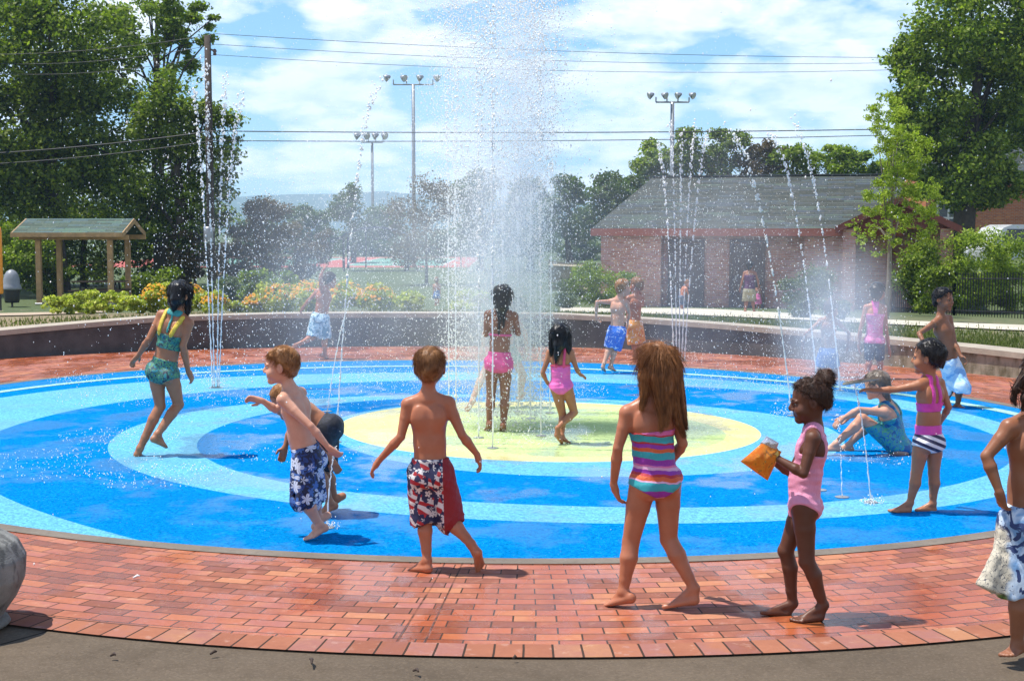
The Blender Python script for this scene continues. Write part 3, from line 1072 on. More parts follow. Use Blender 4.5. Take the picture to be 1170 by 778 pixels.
# girl in the rainbow-striped suit
add(Y0=6.23, H=1.19, vox=.0046, nk=(742, 457), pv=(749, 546), ty=-10, py=-6, hd=(752, 423, 0), hs=.96, hy=-18, hp=3, skin=SK_TAN, fat=1.0,
    la=[(706, 512, -.03), (701, 553, .02), (709, 579, .03)], ra=[(780, 507, .02), (768, 526, .13), (756, 532, .18)],
    ll=[(721, 618, .02), (712, 676, 0), (689, 694, .03)], rl=[(764, 616, .02), (793, 672, -.04), (758, 695, -.03)],
    hair=dict(mat=HR_LONG, t=.014, long=True, strands=2600, slen=.075, mess=.14, comb=.0, sr=.0010, lock_strands=300,
              locks=[[(745, 402, -.04, .038), (738, 430, -.055, .030), (736, 450, -.065, .015), (733, 468, -.075, .006)],
                     [(752, 402, -.06, .042), (752, 430, -.08, .036), (755, 458, -.09, .022), (757, 480, -.095, .012), (755, 492, -.10, .003)],
                     [(762, 405, -.04, .038), (766, 435, -.055, .028), (771, 462, -.06, .014), (775, 484, -.06, .010), (782, 499, -.05, .003)],
                     [(758, 410, -.07, .032), (761, 445, -.085, .024), (763, 472, -.09, .013), (761, 487, -.10, .003)],
                     [(769, 412, .0, .030), (775, 440, .0, .022), (780, 465, -.01, .014), (784, 490, -.02, .004)]]),
    wear=[dict(kind='suit', name='swimsuit', mat=C_STRIPE, t=.006, shape=[('brief', .62, -.075, .62)])],
    label='girl with long brown hair in a rainbow-striped swimsuit standing on the brick paving')
# girl with the snack bag
add(Y0=6.05, H=1.07, vox=.0044, nk=(930, 487), pv=(919, 572), ty=-78, py=-72, hd=(925, 458, 0), hs=.93, hy=-86, hp=10, skin=SK_DARK, face=True, lip=1, fat=.94,
    la=[(918, 541, -.13), (889, 524, -.07), (871, 515, -.02)], ra=[(904, 540, .10), (882, 526, .09), (867, 517, .05)],
    thumbl=(0, .2, 1), thumbr=(0, -.2, 1), palml=(0, 1, 0), palmr=(0, -1, 0),
    ll=[(922, 641, -.06), (941, 691, -.04), (905, 711, -.07)], rl=[(898, 629, .06), (906, 689, .07), (867, 700, .04)],
    hair=dict(mat=HR_DARKB, t=.011, strands=3200, slen=.024, mess=.95, lift=1.5, comb=-.6, over_ears=False, sr=.0011, zmin=-.045,
              line=[-.055, -.055, -.03, .008, .035, .058, .078, .1], bun=[(942, 429, 0, .034), (945, 434, -.02, .03), (937, 433, .01, .03)]),
    wear=[dict(kind='suit', name='swimsuit', mat=C_BABY, t=.006, shape=[('brief', .64, -.088, .95), ('strap', (.042, .55), (.050, 1.05), .020), ('strap', (-.042, .55), (-.050, 1.05), .020)])],
    label='girl with a curly top-knot in a pale pink swimsuit holding an orange snack bag')
# girl holding a board over a jet
add(Y0=8.37, H=1.02, vox=.0056, nk=(1062, 431), pv=(1061, 502), ty=-32, py=-25, hd=(1060, 408, 0), hy=-62, hp=5, skin=SK_HONEY, face=True,
    la=[(1023, 445, -.02), (999, 446, .0), (984, 444, .0)], ra=[(1084, 465, .02), (1074, 483, .12), (1064, 490, .16)], palml=(0, 0, -1),
    ll=[(1047, 541, .0), (1040, 574, .0), (1016, 585, -.02)], rl=[(1067, 541, .04), (1066, 575, .05), (1044, 583, .04)],
    hair=dict(mat=HR_BLACK, t=.011, strands=1800, slen=.035, mess=.5, lift=.9, comb=-.5, sr=.0012, zmin=-.075, over_ears=False,
              line=[-.05, -.05, -.02, .015, .04, .062, .082, .1], bun=[(1071, 412, -.01, .036)]),
    wear=[dict(kind='suit', name='bikini_top', mat=C_MAGENTA, t=.006, wrinkle=False, shape=[('band', .46, .60), ('strap', (.03, .60), (.028, 1.06), .014), ('strap', (-.03, .60), (-.028, 1.06), .014)]),
          dict(kind='suit', name='bikini_bottom', mat=C_CHEV, t=.006, shape=[('brief', .24, -.085, .55)])],
    label='girl in a magenta halter top and navy-white bottoms holding a flat board out')
# seated girl
add(Y0=10.6, H=1.2, vox=.007, nk=(1012, 460), pv=(1026, 508), ty=-58, py=-66, hd=(1001, 440, 0), hy=-72, hp=14, skin=SK_FAIR, seat=0.0,
    la=[(981, 468, -.16), (963, 478, -.13), (953, 487, -.12)], ra=[(987, 472, .16), (970, 476, .14), (960, 484, .14)],
    ll=[(985, 478, -.08), (955, 507, -.09), (937, 515, -.1)], rl=[(993, 482, .12), (970, 508, .14), (952, 514, .13)],
    hair=dict(mat=HR_GREY, t=.012, long=True, strands=300, slen=.05, lock_strands=30, locks=[[(1004, 436, .0, .05), (1012, 450, -.02, .03), (1017, 464, -.03, .012)]]),
    wear=[dict(kind='suit', name='swimsuit', mat=C_SPIRAL, t=.008, shape=[('brief', .66, -.095, .8), ('strap', (.035, .6), (.05, 1.05), .016), ('strap', (-.035, .6), (-.05, 1.05), .016)])],
    label='girl in a teal swirl swimsuit sitting on the pad with knees drawn up')
# boy at the right with pale blue shorts
add(Y0=13.4, H=1.14, vox=.008, nk=(1075, 361), pv=(1086, 414), ty=150, py=130, hd=(1078, 342, 0), hy=135, hp=6, skin=SK_BROWN, face=True, lip=1, hs=1.05,
    ra=[(1050, 381, -.02), (1056, 392, -.12), (1061, 397, -.18)], la=[(1091, 392, -.05), (1098, 407, -.14), (1103, 413, -.17)],
    ll=[(1098, 442, -.08), (1094, 462, .02), (1104, 468, -.06)], rl=[(1088, 442, .03), (1078, 463, .12), (1086, 470, .06)],
    hair=dict(mat=HR_BLACK, t=.009, strands=1200, slen=.03, mess=.6, lift=1.0, sr=.0016),
    wear=[dict(kind='trunks', hem=1.25, waist=.08, flare=.095, fold=.014, mat=C_SKYW)],
    label='dark-haired boy in loose pale blue shorts running past the seat wall')
# girl in the pink tankini
add(Y0=16.0, H=1.12, vox=.009, nk=(1000, 347), pv=(999, 388), ty=8, hd=(1003, 333, 0), hy=40, hp=0, skin=SK_TAN,
    la=[(983, 377, 0), (981, 395, .03), (982, 406, .04)], ra=[(1013, 381, 0), (1016, 399, .03), (1018, 410, .04)],
    ll=[(993, 411, .02), (991, 428, -.02), (989, 434, .05)], rl=[(1005, 411, .04), (1006, 427, 0), (1009, 433, .06)],
    hair=dict(mat=HR_BLACK, t=.012, long=True, strands=200, slen=.05),
    wear=[dict(kind='suit', name='tankini', mat=C_TANKINI, t=.010, shape=[('band', -.10, .72)]),
          dict(kind='suit', name='halter_strap', mat=C_MAGENTA, t=.014, shape=[('strap', (.0, .7), (.02, 1.08), .022), ('strap', (.0, .7), (-.02, 1.08), .022)]),
          dict(kind='trunks', name='leggings', hem=1.0, waist=.02, flare=.050, fold=.002, grow=.004, mat=C_LEGGING)],
    label='girl in a pink wave-print tankini standing at the far right edge of the pad')
# boy in the mist beside her
add(Y0=16.2, H=1.05, vox=.009, nk=(947, 363), pv=(946, 402), ty=8, hd=(950, 353, 0), hy=50, hp=15, skin=SK_BROWN,
    la=[(921, 381, -.05), (917, 396, .02), (918, 406, .03)], ra=[(970, 381, 0), (969, 396, .04), (966, 405, .06)],
    ll=[(938, 420, .02), (936, 434, 0), (933, 439, .05)], rl=[(953, 420, .02), (955, 434, 0), (958, 439, .05)],
    hair=dict(mat=HR_DARKB, t=.009, strands=200), wear=[dict(kind='trunks', hem=.95, waist=.12, flare=.08, mat=C_BLUESH)],
    label='boy in blue trunks standing inside the spray left of the girl in the tankini')
# boy at the right edge
add(Y0=5.45, H=1.16, vox=.0046, nk=(1180, 474), pv=(1176, 592), ty=-18, py=-12, hd=(1190, 432, 0), hy=-35, hp=0, skin=SK_BROWN, sw=.102,
    la=[(1127, 521, -.06), (1142, 562, -.09), (1147, 586, -.05)], ra=[(1236, 530, 0), (1240, 572, .06), (1240, 592, .08)],
    ll=[(1163, 674, .0), (1162, 736, .0), (1147, 752, -.03)], rl=[(1196, 674, .06), (1198, 728, .1), (1188, 744, .12)], palml=(1, 0, 0),
    hair=dict(mat=HR_DARKB, t=.014, strands=900, slen=.04, mess=.8, sr=.0016, lock_strands=50, long=True,
              locks=[[(1176, 424, -.02, .024), (1168, 434, -.04, .016), (1160, 445, -.05, .011), (1158, 456, -.05, .007), (1160, 463, -.05, .003)],
                     [(1180, 440, -.04, .024), (1172, 455, -.06, .014), (1169, 468, -.06, .005)]]),
    wear=[dict(kind='trunks', hem=.98, waist=.13, flare=.098, fold=.012, mat=C_TROPIC,
               extra=[((1150, 585, -.02), (1128, 668, -.05), .012, .035, 1), ((1155, 600, -.02), (1143, 676, -.04), .03, .05, 1)])],
    label='child in loose tropical-print trunks pinching the fabric at the hip, on the brown concrete')
# girl at left in the teal leaf two-piece
add(Y0=10.5, H=1.33, vox=.0066, nk=(202, 357), pv=(186, 423), ty=18, py=8, hd=(207, 338, .03), hy=40, hp=22, skin=SK_HONEY, fat=.9, hs=.98,
    la=[(170, 388, -.02), (158, 406, .05), (151, 414, .08)], ra=[(209, 395, -.04), (215, 424, .05), (221, 436, .1)],
    ll=[(183, 464, .05), (160, 512, -.03), (159, 521, .12)], rl=[(204, 462, .08), (180, 496, -.06), (192, 513, .02)],
    hair=dict(mat=HR_BLACK, t=.012, long=True, strands=500, slen=.06, mess=.1, sr=.002, lock_strands=60,
              locks=[[(204, 330, -.03, .045), (202, 342, -.06, .04), (199, 350, -.05, .02), (198, 358, -.05, .006)],
                     [(212, 332, .02, .04), (214, 345, .02, .026), (215, 356, .01, .014), (213, 364, .0, .005)]]),
    wear=[dict(kind='suit', name='bikini_top', mat=C_CAMO, t=.008, shape=[('band', .38, .62)]),
          dict(kind='suit', name='strap', mat=C_YELL, t=.011, shape=[('strap', (-.055, .6), (-.06, 1.0), .013, 'b'), ('strap', (.03, .62), (.065, .95), .013, 'b')]),
          dict(kind='suit', name='halter_tie', mat=C_TEALSTRAP, t=.013, shape=[('strap', (-.03, 1.0), (.03, 1.0), .02), ('strap', (0, .66), (0, 1.0), .006, 'b')]),
          dict(kind='suit', name='bikini_bottom', mat=C_CAMO, t=.008, shape=[('brief', .20, -.095, .8)])],
    label='girl with wet black hair in a teal leaf-print two-piece stepping across the pad')
# girl in the middle of the fountain
add(Y0=11.8, H=1.22, vox=.0075, nk=(573, 354), pv=(570, 413), ty=2, hd=(574, 341, 0), hy=0, hp=6, skin=SK_BROWN, fat=.95,
    la=[(555, 382, .0), (565, 373, .17), (572, 369, .21)], ra=[(592, 381, 0), (583, 373, .17), (577, 369, .21)],
    ll=[(561, 453, .03), (559, 484, 0), (556, 495, .06)], rl=[(577, 453, .03), (575, 486, 0), (575, 496, .06)],
    hair=dict(mat=HR_BLACK, t=.016, long=True, strands=400, slen=.05, mess=.15, sr=.002, lock_strands=40,
              locks=[[(574, 335, -.05, .06), (573, 350, -.07, .05), (572, 358, -.075, .03)], [(571, 350, -.08, .02), (571, 366, -.09, .010), (570, 382, -.09, .003)],
                     [(576, 350, -.08, .018), (576, 362, -.09, .008), (575, 374, -.09, .003)]]),
    wear=[dict(kind='suit', name='bikini_bottom', mat=C_HOTPINK, t=.009, shape=[('brief', .19, -.09, .35)]),
          dict(kind='suit', name='bikini_string', mat=C_HOTPINK, t=.010, wrinkle=False, shape=[('band', .50, .54)])],
    label='girl with wet black hair and hot pink bottoms standing in the central fountain')
# child with legs apart behind her
add(Y0=13.4, H=1.12, vox=.0085, nk=(577, 356), pv=(576, 399), ty=0, hd=(576, 344, 0), hy=0, skin=SK_FAIR,
    la=[(553, 380, 0), (552, 398, .05), (553, 408, .08)], ra=[(600, 380, 0), (602, 398, .05), (602, 408, .05)],
    ll=[(552, 428, -.1), (537, 463, -.3), (531, 471, -.35)], rl=[(597, 427, .05), (595, 451, .1), (591, 458, .05)],
    hair=dict(mat=HR_BROWN, t=.009, strands=100), wear=[dict(kind='trunks', hem=.5, waist=.14, flare=.075, mat=C_GREENSW)],
    label='pale child with legs planted apart, mostly hidden behind the girl in pink bottoms')
# small girl in candy pink
add(Y0=11.1, H=.93, vox=.0064, nk=(640, 397), pv=(641, 440), ty=6, hd=(640, 384, 0), hy=6, hp=6, skin=SK_HONEY,
    la=[(620, 426, .0), (625, 437, .11), (629, 441, .15)], ra=[(659, 422, 0), (663, 428, .06), (668, 430, .1)],
    ll=[(643, 475, .06), (642, 497, 0), (650, 507, .02)], rl=[(656, 471, .06), (637, 489, -.07), (643, 508, -.02)],
    hair=dict(mat=HR_BLACK, t=.013, long=True, strands=400, slen=.06, mess=.08, sr=.0022, lock_strands=40,
              locks=[[(640, 380, -.05, .06), (638, 394, -.06, .052), (636, 404, -.07, .028), (635, 416, -.075, .006)], [(648, 384, -.02, .04), (650, 398, -.03, .025), (649, 406, -.03, .008)],
                     [(632, 384, -.02, .04), (630, 398, -.03, .025), (630, 407, -.03, .008)]]),
    wear=[dict(kind='suit', name='swimsuit', mat=C_PINKDOT, t=.008, shape=[('brief', .52, -.09, .75)]),
          dict(kind='suit', name='strap', mat=C_REDPINK, t=.011, wrinkle=False, shape=[('band', .50, .55), ('strap', (.035, .5), (.05, 1.05), .012), ('strap', (-.035, .5), (-.05, 1.05), .012)])],
    label='little girl with straight wet black hair in a candy pink one-piece with coral straps')
# two boys at the far side
add(Y0=16.6, H=1.09, vox=.009, nk=(707, 341), pv=(705, 377), ty=25, hd=(712, 328.5, 0), hy=55, hp=0, skin=SK_FAIR,
    la=[(682, 345, -.05), (681, 362, 0), (685, 369, .03)], ra=[(719, 357, .05), (717, 369, .1), (716, 376, .1)],
    ll=[(697, 397, .03), (690, 415, -.06), (690, 425, .04)], rl=[(703, 398, .06), (698, 417, 0), (704, 425, .06)],
    hair=dict(mat=HR_GINGER, t=.010, strands=200), wear=[dict(kind='trunks', hem=1.0, waist=.13, flare=.085, mat=C_BLUEW)],
    label='fair-haired boy in royal blue trunks at the far rim, one elbow out')
add(Y0=18.1, H=1.07, vox=.009, nk=(726, 337), pv=(725, 370), ty=-15, hd=(727, 326, 0), hy=-50, hp=5, skin=SK_TAN,
    ra=[(734, 349, 0), (732, 336, .06), (729, 329, .09)], la=[(717, 352, 0), (717, 366, .03), (719, 373, .04)],
    ll=[(724, 392, .03), (726, 406, 0), (717, 412, -.02)], rl=[(731, 391, .06), (732, 405, .12), (726, 410, .14)],
    hair=dict(mat=HR_BROWN, t=.010, strands=200), wear=[dict(kind='trunks', hem=1.0, waist=.13, flare=.085, mat=C_ORANGE)],
    label='boy in orange printed trunks on the far brick ring, one hand at his face')
# child kicking a leg back in the mist, left
add(Y0=18.5, H=1.22, vox=.009, nk=(372, 331), pv=(366, 362), ty=12, hd=(377, 320, 0), hy=40, hp=12, skin=SK_TAN,
    la=[(354, 342, 0), (347, 350, .03), (343, 356, .05)], ra=[(366, 318, -.16), (369, 309, -.14), (373, 305, -.12)], shr=(368, 331, -.08),
    ll=[(357, 385, -.04), (342, 393, -.22), (333, 397, -.3)], rl=[(371, 386, .04), (371, 405, .0), (377, 411, .04)],
    hair=dict(mat=HR_DARKB, t=.010, strands=200), wear=[dict(kind='trunks', hem=1.0, waist=.14, flare=.085, mat=C_LTTEAL)],
    label='child in pale teal trunks with an arm raised and one leg kicked back')

for S_ in PEOPLE: person(S_)

# people on the path behind the wall (feet on the sloping ground)
FAR = []
def add_far(px, py, **k):
    g = GT(px, py)
    k['Y0'] = g[1]; k['vox'] = .014
    k['seat'] = g[2]
    PEOPLE.append(k); person(k)

add_far(856, 357, H=1.52, nk=(857, 309.5), pv=(856, 331), ty=10, hd=(857, 303.6, 0), hy=40, skin=SK_BROWN, cat='woman',
    la=[(848.5, 320, 0), (846, 329, .05), (845, 334, .05)], ra=[(866, 320, 0), (867, 329, .05), (867.5, 333, .05)],
    ll=[(853, 344, .05), (851.5, 354.5, 0), (850.5, 357, .1)], rl=[(860, 344, .05), (861.5, 354, -.05), (862, 357, .05)],
    hair=dict(mat=HR_BLACK, t=.016, long=True, strands=60), wear=[dict(kind='suit', name='tube_top', mat=C_PURPLE, t=.02, shape=[('band', .05, .78)]),
    dict(kind='trunks', name='shorts', hem=1.08, waist=.22, flare=.10, mat=C_KHAKI)],
    label='woman in a plum tube top and khaki shorts walking past the brick building')
add_far(866.5, 354, H=.95, nk=(866.5, 329), pv=(866, 341), ty=20, hd=(867, 325, 0), hy=40, skin=SK_BROWN,
    la=[(863.5, 335, 0), (863, 340, .05), (863, 343, .05)], ra=[(870, 335, 0), (870.5, 340, .05), (870.5, 343, .05)],
    ll=[(865.5, 348, .03), (865, 353, 0), (864.5, 354.5, .05)], rl=[(868, 348, .03), (868.3, 353, 0), (869, 354.5, .05)],
    hair=dict(mat=HR_BLACK, t=.014, strands=40), wear=[dict(kind='trunks', name='shorts', hem=.9, waist=.9, flare=.085, mat=C_TANKINI)],
    label='small child in pink walking beside the woman in khaki shorts')
add_far(780, 354, H=1.15, nk=(783, 327.5), pv=(779, 339), ty=60, hd=(785.5, 323.5, 0), hy=70, hp=30, skin=SK_TAN,
    la=[(777, 334, 0), (779, 340, .1), (781, 343, .1)], ra=[(786, 335, 0), (787, 341, .0), (787, 345, .0)],
    ll=[(778.5, 347, .03), (779, 353, 0), (782, 354.5, .05)], rl=[(781, 347, .1), (780.5, 353, .1), (784, 354.3, .15)],
    hair=dict(mat=HR_BROWN, t=.012, strands=40), wear=[dict(kind='trunks', name='shorts', hem=1.2, waist=.12, flare=.07, mat=C_LEGGING)],
    label='child stooping on the path by the doorway of the brick building')
add_far(499, 350, H=1.2, nk=(499, 324.5), pv=(499, 337), ty=0, hd=(499, 320, 0), hy=10, skin=SK_TAN,
    la=[(495.5, 331, 0), (495, 337, .05), (495, 340, .05)], ra=[(502.5, 331, 0), (503, 337, .05), (503, 340, .05)],
    ll=[(498, 344, .03), (497.7, 349, 0), (497, 350.3, .05)], rl=[(500.5, 344, .03), (500.8, 349, 0), (501, 350.3, .05)],
    hair=dict(mat=HR_BROWN, t=.012, strands=40), wear=[dict(kind='trunks', name='shirt', hem=.5, waist=.98, flare=.09, mat=C_BLUESH)],
    label='person in a blue shirt standing far off beyond the flower bed')
# ------------------------------------------------------------------ splash pad, paving, wall, ground
def pad_edge(th):
    return 5.522 - .662 * math.cos(th) + .45 * math.sin(th) + .017 * math.cos(2 * th) - .339 * math.sin(2 * th)


A_T = ([-400, -270, -200, -156, -137, -117, -100, -90, -75, -59, -40, -15, 12, 27, 44, 72, 90, 110, 136, 149, 160, 177, 202, 224, 242, 268, 289, 310, 330, 350, 373, 416, 449, 476, 486, 498, 512, 530, 560, 580, 600, 640, 740],
       [1.78, 1.78, 1.76, 1.80, 1.93, 2.2, 2.45, 2.56, 2.7, 2.84, 2.85, 2.68, 2.44, 2.22, 2.04, 1.95, 2.12, 2.42, 2.80, 3.05, 3.25, 3.40, 3.58, 3.70, 3.8, 4.09, 4.33, 4.48, 4.42, 4.25, 4.12, 4.26, 4.47, 4.85, 5.14, 5.5, 5.68, 5.75, 5.8, 5.75, 6.2, 7, 7])
B_T = ([-400, 70, 90, 110, 130, 152, 181, 202, 224, 247, 268, 279, 292, 309, 327, 345, 365, 400, 424, 440, 467, 494, 520, 545, 582, 597, 605, 618, 640, 740],
       [1.78, 1.80, 1.93, 2.15, 2.32, 2.46, 2.66, 2.88, 3.12, 3.38, 3.57, 3.72, 3.93, 4.05, 4.07, 3.97, 3.78, 3.6, 3.45, 3.5, 3.78, 4.06, 4.38, 4.52, 4.72, 4.92, 5.07, 5.5, 7, 7])


def smooth_table(T, sig=7):
    x = np.arange(-400, 741, 1.0)
    y = np.interp(x, *T)
    k = np.exp(-.5 * (np.arange(-25, 26) / sig) ** 2); k /= k.sum()
    y = np.convolve(np.pad(y, 25, 'edge'), k, 'valid')
    return lambda d: float(np.interp(d, x, y))


fA, fB = smooth_table(A_T), smooth_table(B_T)


def yel(th): return 1.80 + .131 * math.cos(th) - .16 * math.sin(th) - .01 * math.cos(2 * th) - .10 * math.sin(2 * th)


def grn(th): return 1.378 + .30 * math.cos(th) - .20 * math.sin(th) - .112 * math.cos(2 * th) - .152 * math.sin(2 * th)


def rubber(name, c, dark=.62, wetv=.5):
    """poured rubber surface: coloured granules, damp patches, a thin film of water"""
    b = NB(name)
    co = b.coord()
    g = b.vor(co, 85, 'F1', 1.0)
    gr = b.sep(g['Color'])[0]
    big = b.noise(co, 1.3, 4)
    hi = tuple(min(1, q * 1.3 + .004) for q in c)
    col = b.mix(gr, tuple(q * dark for q in c), hi)
    col = b.mix(b.math('MULTIPLY', b.ramp(big, [(.4, 0.0), (.65, 1.0)]), .28), col, tuple(q * .7 for q in c))
    scuff = b.step(b.noise(co, 60, 4), .70, .02)
    col = b.mix(b.math('MULTIPLY', scuff, .25), col, (.75, .85, .9))
    # puddles of thin rippling water round the fountain and along the landing lines of the jets
    dc = b.vm('LENGTH', b.vm('SUBTRACT', co, (CEN[0], CEN[1], 0.0)))
    near = b.math('SUBTRACT', 1.0, b.step(dc, 3.9, 1.6))
    pud = b.math('MULTIPLY', b.step(b.noise(b.mapping(co, (1, .8, 1)), 1.5, 5, .62), .54, .05), b.math('MULTIPLY_ADD', near, .75, .2))
    rip = b.noise(co, 16, 3, .6, 1.5)
    wet = b.mix(pud, (.6, .6, .6), (.10, .10, .10))
    h = b.mix(pud, b.math('MULTIPLY', gr, .5), rip)
    col = b.mix(b.math('MULTIPLY', pud, .25), col, tuple(q * .74 for q in c))
    return b.out(b.bsdf(col, b.sep(wet)[0], b.bump(h, .30, .010), Specular_IOR_Level=b.math('MULTIPLY', pud, .30)))


M_DEEP = rubber('deep_blue_rubber', (.0, .172, .46))
M_LIGHT = rubber('light_blue_rubber', (.115, .365, .55))
M_YEL = rubber('pale_yellow_rubber', (.60, .545, .235), .85)
M_GRN = rubber('pale_green_rubber', (.40, .50, .215), .85)
M_LINE = rubber('sage_line_rubber', (.30, .52, .45))


def polar_sheet(name, curves, mats, z, t0=0, t1=360, step=1.5, parent=None, kind='structure', uvr=None, zf=None, radial=1):
    """rings between successive radius functions of the angle (degrees), one material per ring"""
    ts = np.arange(t0, t1 + step * .5, step)
    cols = len(curves)
    V, UV, F, M = [], [], [], []
    R = np.array([[c(t) for c in curves] for t in ts])
    R = np.maximum.accumulate(R, axis=1)
    for i, t in enumerate(ts):
        a = math.radians(t)
        for j in range(cols):
            x, y = CEN[0] + R[i, j] * math.cos(a), CEN[1] + R[i, j] * math.sin(a)
            V.append((x, y, z if zf is None else zf(x, y)))
            UV.append((a * 6.2, R[i, j]))
    for i in range(len(ts) - 1):
        for j in range(cols - 1):
            if R[i, j + 1] - R[i, j] < 1e-4 and R[i + 1, j + 1] - R[i + 1, j] < 1e-4: continue
            F.append((i * cols + j, i * cols + j + 1, (i + 1) * cols + j + 1, (i + 1) * cols + j)); M.append(mats[j])
    ml = []
    for m in M:
        if m not in ml: ml.append(m)
    o = mesh_obj(name, V, F, ml, parent, False, [ml.index(m) for m in M], None, UV)
    if kind: o['kind'] = kind
    return o


rad_ = math.radians
PE = lambda t: pad_edge(rad_(t))
pad = polar_sheet('splash_pad', [lambda t: .001, lambda t: min(grn(rad_(t)), yel(rad_(t)) - .1), lambda t: yel(rad_(t)), lambda t: min(fA(t - 360), PE(t)), lambda t: min(fB(t), PE(t)),
                                 lambda t: min(fA(t), PE(t)), lambda t: min(fB(t + 360), PE(t)), lambda t: min(fA(t + 360), PE(t)), PE],
                  [M_GRN, M_YEL, M_LIGHT, M_DEEP, M_LIGHT, M_DEEP, M_LIGHT, M_DEEP], 0.0)
gl = lambda t: 5.047 - .629 * math.cos(rad_(t)) + .266 * math.sin(rad_(t)) + .192 * math.cos(2 * rad_(t)) - .28 * math.sin(2 * rad_(t))
polar_sheet('pad_line', [lambda t: gl(t) - .06, lambda t: gl(t) + .07], [M_LINE], .004, -30, 205, kind='structure')


def concrete(name, c, scale=1.0, stain=.35, rough_face=False):
    b = NB(name)
    co = b.coord()
    n1 = b.noise(co, 1.1 * scale, 5); n2 = b.noise(co, 9 * scale, 4); n3 = b.noise(co, 260, 2)
    col = b.ramp(n1, [(.3, tuple(q * .72 for q in c)), (.7, tuple(q * 1.15 for q in c))])
    col = b.mix(b.math('MULTIPLY', b.step(n2, .58, .08), stain), col, tuple(q * .55 for q in c))
    col = b.mix(b.math('MULTIPLY', n3, .5), col, b.mix(n3, tuple(q * .45 for q in c), tuple(min(1, q * 1.5) for q in c)))
    if rough_face:                                         # exposed grit, hairline joints
        gv = b.sep(b.vor(co, 110, 'F1', 1.0)['Color'])[0]
        col = b.mix(b.math('MULTIPLY', b.step(gv, .80, .05), .14), col, tuple(q * 2.1 for q in c))
        col = b.mix(b.math('MULTIPLY', b.math('SUBTRACT', 1.0, b.step(gv, .16, .05)), .16), col, tuple(q * .35 for q in c))
        xy = b.sep(co)
        jl = b.math('ADD', b.math('MULTIPLY', xy[0], .90), b.math('ADD', b.math('MULTIPLY', xy[1], -.62), b.math('MULTIPLY', b.noise(co, 6, 2), .02)))
        for off in (-5.43,):
            col = b.mix(b.math('SUBTRACT', 1.0, b.step(b.math('ABSOLUTE', b.math('SUBTRACT', jl, off)), .007, .004)), col, tuple(q * .22 for q in c))
    spot = b.step(b.noise(co, 34, 2), .74, .01)
    col = b.mix(b.math('MULTIPLY', spot, .6), col, tuple(q * .3 for q in c))
    return b.out(b.bsdf(col, b.math('MULTIPLY_ADD', n2, .3, .6), b.bump(b.math('ADD', n3, b.math('MULTIPLY', n2, .6)), .3, .006), Specular_IOR_Level=.04))


def brick_mat(name, bw, rh, off=.5, wet=True, c1=(.42, .152, .090), c2=(.24, .094, .066), mort=(.055, .036, .028), scale_uv=True, msize=.0045, coord=None, bumpd=.008):
    b = NB(name)
    co = b.coord('UV') if scale_uv else b.coord()
    if coord: co = coord(b)
    ob = b.coord()
    br = b.n('ShaderNodeTexBrick'); br.offset = off; br.offset_frequency = 2
    b.put(br.inputs['Vector'], co)
    br.inputs['Color1'].default_value = (0, 0, 0, 1); br.inputs['Color2'].default_value = (1, 1, 1, 1); br.inputs['Mortar'].default_value = (.5, .5, .5, 1)
    br.inputs['Scale'].default_value = 1.0; br.inputs['Mortar Size'].default_value = msize; br.inputs['Mortar Smooth'].default_value = .15
    br.inputs['Bias'].default_value = 0; br.inputs['Brick Width'].default_value = bw; br.inputs['Row Height'].default_value = rh
    v = b.sep(br.outputs['Color'])[0]
    n1 = b.noise(ob, 2.0, 4); n2 = b.noise(ob, 40, 4)
    t = b.math('ADD', b.math('MULTIPLY', v, .7), b.math('MULTIPLY', b.noise(ob, 7, 3), .45))
    col = b.ramp(t, [(.10, (c2[0], c2[1] * 1.12, c2[2] * 1.55)), (.30, c2), (.46, tuple((a + d) / 2 for a, d in zip(c1, c2))), (.60, c1), (.72, (c1[0] * .86, c1[1] * .95, c1[2] * 1.35)), (.9, (c1[0] * 1.1, c1[1] * 1.3, c1[2] * 1.2))])
    col = b.mix(b.math('MULTIPLY', n2, .30), col, (c2[0] * .5, c2[1] * .5, c2[2] * .5))
    eff = b.step(b.noise(ob, 14, 5, .65), .62, .06)
    col = b.mix(b.math('MULTIPLY', eff, .18), col, (.55, .42, .36))
    mo = br.outputs['Fac']
    if wet:                                                # the straight radial seam left of the middle
        uu = b.sep(co)[0]
        for u0 in (28.62, 28.73): mo = b.math('MAXIMUM', mo, b.math('MULTIPLY', b.math('SUBTRACT', 1.0, b.step(b.math('ABSOLUTE', b.math('SUBTRACT', uu, u0)), .004, .003)), b.ramp(b.noise(ob, 9, 2), [(.35, .25), (.6, 1.0)])))
    col = b.mix(mo, col, mort)
    if wet:
        w = b.ramp(b.noise(b.mapping(ob, (1.3, .8, 1)), 1.5, 4, .6), [(.44, 0.0), (.53, 1.0)])
        col = b.mix(w, col, b.mix(1.0, col, (1.0, .66, .38), 'MULTIPLY'))
        rough = b.mix(w, (.62, .62, .62), (.16, .16, .16))
        rough = b.math('ADD', b.sep(rough)[0], b.math('MULTIPLY', n2, .14))
    else:
        rough = .8
    h = b.math('ADD', b.math('MULTIPLY', b.math('SUBTRACT', 1.0, mo), 1.0), b.math('MULTIPLY', n2, .35))
    h = b.math('ADD', h, b.math('MULTIPLY', v, .25))
    return b.out(b.bsdf(col, rough, b.bump(h, .6, bumpd), Specular_IOR_Level=b.math('MULTIPLY_ADD', w, .34, .03) if wet else .03))


